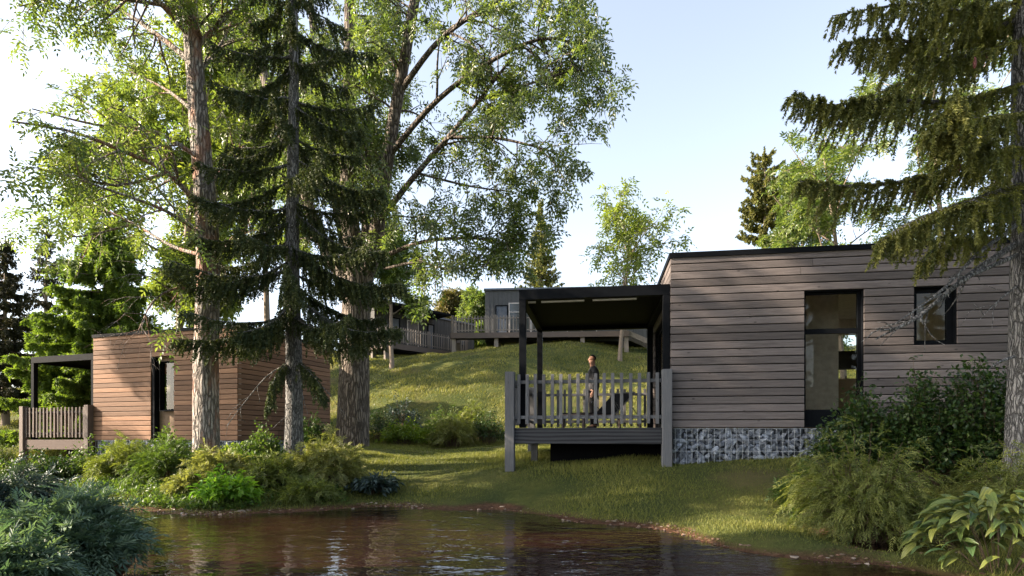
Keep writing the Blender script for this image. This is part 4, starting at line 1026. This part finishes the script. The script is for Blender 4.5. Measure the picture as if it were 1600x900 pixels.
# hosta-like plant: every large leaf its own part
def hosta():
    rng = np.random.default_rng(77); b = PX(1560, HZ, 4.8); z = g(b.x, b.y)
    t = empty('broad_leaved_plant', (b.x, b.y, z), 0, 'big yellow green plant with long pointed leaves in the bottom right corner', 'plant')
    t2 = NT('hosta_leaf'); oi = t2.n('ObjectInfo').outputs['Random']; oc = t2.n('TexCoord').outputs['Object']
    c = t2.ramp(oi, [(0, (.05, .10, .035)), (.4, (.10, .14, .03)), (1, (.24, .25, .05))])
    vn = t2.n('TexWave', Scale=14., Distortion=1.5, bands_direction='Y'); t2.set(vn.inputs['Vector'], oc)
    c = t2.mix(t2.math('MULTIPLY', vn.outputs['Fac'], .3), c, (.05, .08, .02))
    p = t2.pbsdf(c, .4, t2.bump(vn.outputs['Fac'], .3, .01)); tr = t2.n('BsdfTranslucent'); t2.set(tr.inputs['Color'], c)
    m = t2.n('MixShader'); t2.set(m.inputs[0], .25); t2.set(m.inputs[1], p); t2.set(m.inputs[2], tr.outputs[0]); lm = t2.done(m.outputs[0])
    meshes = []
    for v in range(5):
        L = rng.uniform(.20, .30); W = L*rng.uniform(.28, .36); V = []; Fc = []
        xs = np.linspace(0, 1, 8)
        for i, s_ in enumerate(xs):
            w = W*.5*math.sin(math.pi*min(1, s_**.8))**.8+.002; zz = -.35*L*s_*s_*rng.uniform(.9, 1.1)+.08*L*math.sin(3*s_)
            V += [(s_*L, -w, zz+w*.35), (s_*L, 0, zz), (s_*L, w, zz+w*.35)]
        for i in range(7):
            a = i*3; Fc += [(a, a+3, a+4, a+1), (a+1, a+4, a+5, a+2)]
        me = bpy.data.meshes.new('leaf'); me.from_pydata(V, [], Fc); me.update(); me.materials.append(lm)
        for p_ in me.polygons: p_.use_smooth = True
        meshes.append(me)
    tb = Tub(); k = 0
    for i in range(285):
        a = rng.random()*6.283; rr = rng.random()**.36; c_ = math.sqrt(max(0, 1-rr*rr*.96))
        p = np.array([math.cos(a)*rr*.60, math.sin(a)*rr*.5, .04+.66*c_*rng.uniform(.75, 1.05)])
        if i % 14 == 0: tb.add(spline([p*[.3, .3, 0], p*[.6, .6, .5], p], 5), np.linspace(.005, .002, 5), 4)
        ob = link('leaf', meshes[rng.integers(5)], None, t); ob.location = p
        ob.rotation_euler = (rng.normal()*.3, rng.normal()*.25-.35*c_+.25, a+rng.normal()*.8); ob.scale = (rng.uniform(.5, .9),)*3
    tb.build('stems', M['stem'], t)
hosta()

# ------------------------------------------------------------ shoreline stones and ground cover
def shore_litter():
    rng = np.random.default_rng(91); V, Fc, n0 = [], [], 0
    x = rng.uniform(-6, 6, 26000); y = rng.uniform(4.4, 10.5, 26000); z = G(x, y); w = (np.abs(z-.012) < .032) & (rng.random(len(x)) < np.where(x > 2.5, .35, 1.)) & (rng.random(len(x)) < .10+.5*(np.sin(x*2.1+y*1.3) > .35))
    for a, b, c in list(zip(x[w], y[w], z[w]))[:1500]:
        me = STONES[rng.integers(10)]; s_ = rng.uniform(.015, .055)*(1 if rng.random() < .85 else 1.7)
        mt = Matrix.LocRotScale((a, b, c+s_*.05), None, (s_*rng.uniform(.8, 1.6), s_, s_*.55)) @ Matrix.Rotation(rng.uniform(0, 6.28), 4, 'Z')
        V += [tuple(mt @ v.co) for v in me.vertices]; Fc += [tuple(n0+i for i in p.vertices) for p in me.polygons]; n0 = len(V)
    m = MB(); m.v = V; m.f = Fc
    t = NT('wet_shore_stone'); ge = t.n('NewGeometry'); k = ge.outputs['Random Per Island']
    c = t.ramp(k, [(0, (.05, .03, .02)), (.4, (.16, .07, .035)), (.75, (.16, .12, .085)), (1, (.30, .25, .20))])
    tag(m.build('shore_stones', t.done(t.pbsdf(c, .45))), 'small brown and pale stones scattered along the water edge', 'stones', kind='stuff')
shore_litter()
def ground_cover():
    rng = np.random.default_rng(92); np.random.seed(92); n = 90000
    d = rng.uniform(7, 15, n); px = rng.uniform(-40, 640, n); x = (px-800)/F*d; y = d; z = G(x, y)
    k = (z > .03) & (z < .95) & ~inside_cabin(x, y) & (np.sin(x*1.7+1)*np.sin(y*1.9)+rng.normal(size=n)*.35 > -.1) & (px < 560-(d-9)*22)
    P = np.c_[x, y, z+rng.random(n)*.10][k]; m_ = len(P); f = Fol()
    f.leaves(P, rng.normal(size=(m_, 3))+[0, 0, .5], rng.normal(size=(m_, 3))*.5+[0, 0, 1], rng.uniform(.04, .09, m_), .035, rnd=rng.random(m_))
    o = f.build('ground_cover', L_['mid'], None); tag(o, 'low leafy ground cover between the bushes of the left bank', 'ground cover', kind='stuff')
# ------------------------------------------------------------ grass
def inside_cabin(x, y):
    m = np.zeros(len(x), bool)
    for o, u, L, D, x0 in ((OR, uR, 8.5, 4.7, -.3), (OLo, uL, 5.5, 4.2, -.3)):
        v = Vector((-u.y, u.x, 0)); dx = x-o.x; dy = y-o.y; a = dx*u.x+dy*u.y; b = dx*v.x+dy*v.y
        m |= (a > 0) & (a < L) & (b > .02) & (b < D)
    return m
def grass(name, n, d0, d1, h0, w0, pw, seed, a, b):
    rng = np.random.default_rng(seed); t = rng.random(n)
    d = (d0**pw+(d1**pw-d0**pw)*t)**(1/pw); px = rng.uniform(-60, 1660, n); x = (px-800)/F*d; y = d
    z = G(x, y); nzs = sum(np.sin(f*1.3*(x*math.cos(q)+y*math.sin(q))+p) for q, f, p, am in _sn[8:20])/4
    k = (z > .012+.03*nzs) & ~inside_cabin(x, y) & (rng.random(n) < .8+.3*nzs)
    x, y, z, d, nzs = x[k], y[k], z[k], d[k], nzs[k]; n = len(x)
    hh = h0*rng.uniform(.5, 1.3, n)*(1+.55*nzs)*np.clip(.6+z*3, .6, 1); w = w0*np.clip(d/9, .6, 4)
    ln = rng.normal(size=(n, 2))*.45; an = rng.random(n)*3.14; S = np.c_[np.cos(an), np.sin(an), np.zeros(n)]*w[:, None]/2
    B = np.c_[x, y, z-.005]; T = B+np.c_[ln*hh[:, None], hh]
    V = np.stack([B-S, B+S, T], 1).reshape(-1, 3)
    me = mesh_np(name, V, np.arange(n*3).reshape(-1, 3), np.clip(rng.random(n)*.6+.25+.2*nzs, 0, 1))
    me.materials.append(leafm(name+'_blade', a, b, .3, rough=.55, spec=.25))
    tag(link(name, me), kind='stuff', label='short green lawn grass covering the bank', cat='grass')
ground_cover()
grass('grass', 420000, 4.4, 22, .060, .010, .9, 5, (.045, .075, .017), (.25, .24, .065))
grass('hill_grass', 260000, 19, 46, .10, .012, 1.0, 6, (.10, .112, .03), (.26, .24, .075))
open('/tmp/stats.txt', 'w').write(repr([(o.parent and o.parent.get('label'), o.name, len(o.data.polygons)) for o in sc.objects if o.type == 'MESH' and len(o.data.polygons) > 20000]))
print('sites', n1, n3, 'needles', nn, cam_right, 'objs', len(bpy.data.objects), 'tris', sum(len(m.polygons) for m in bpy.data.meshes))
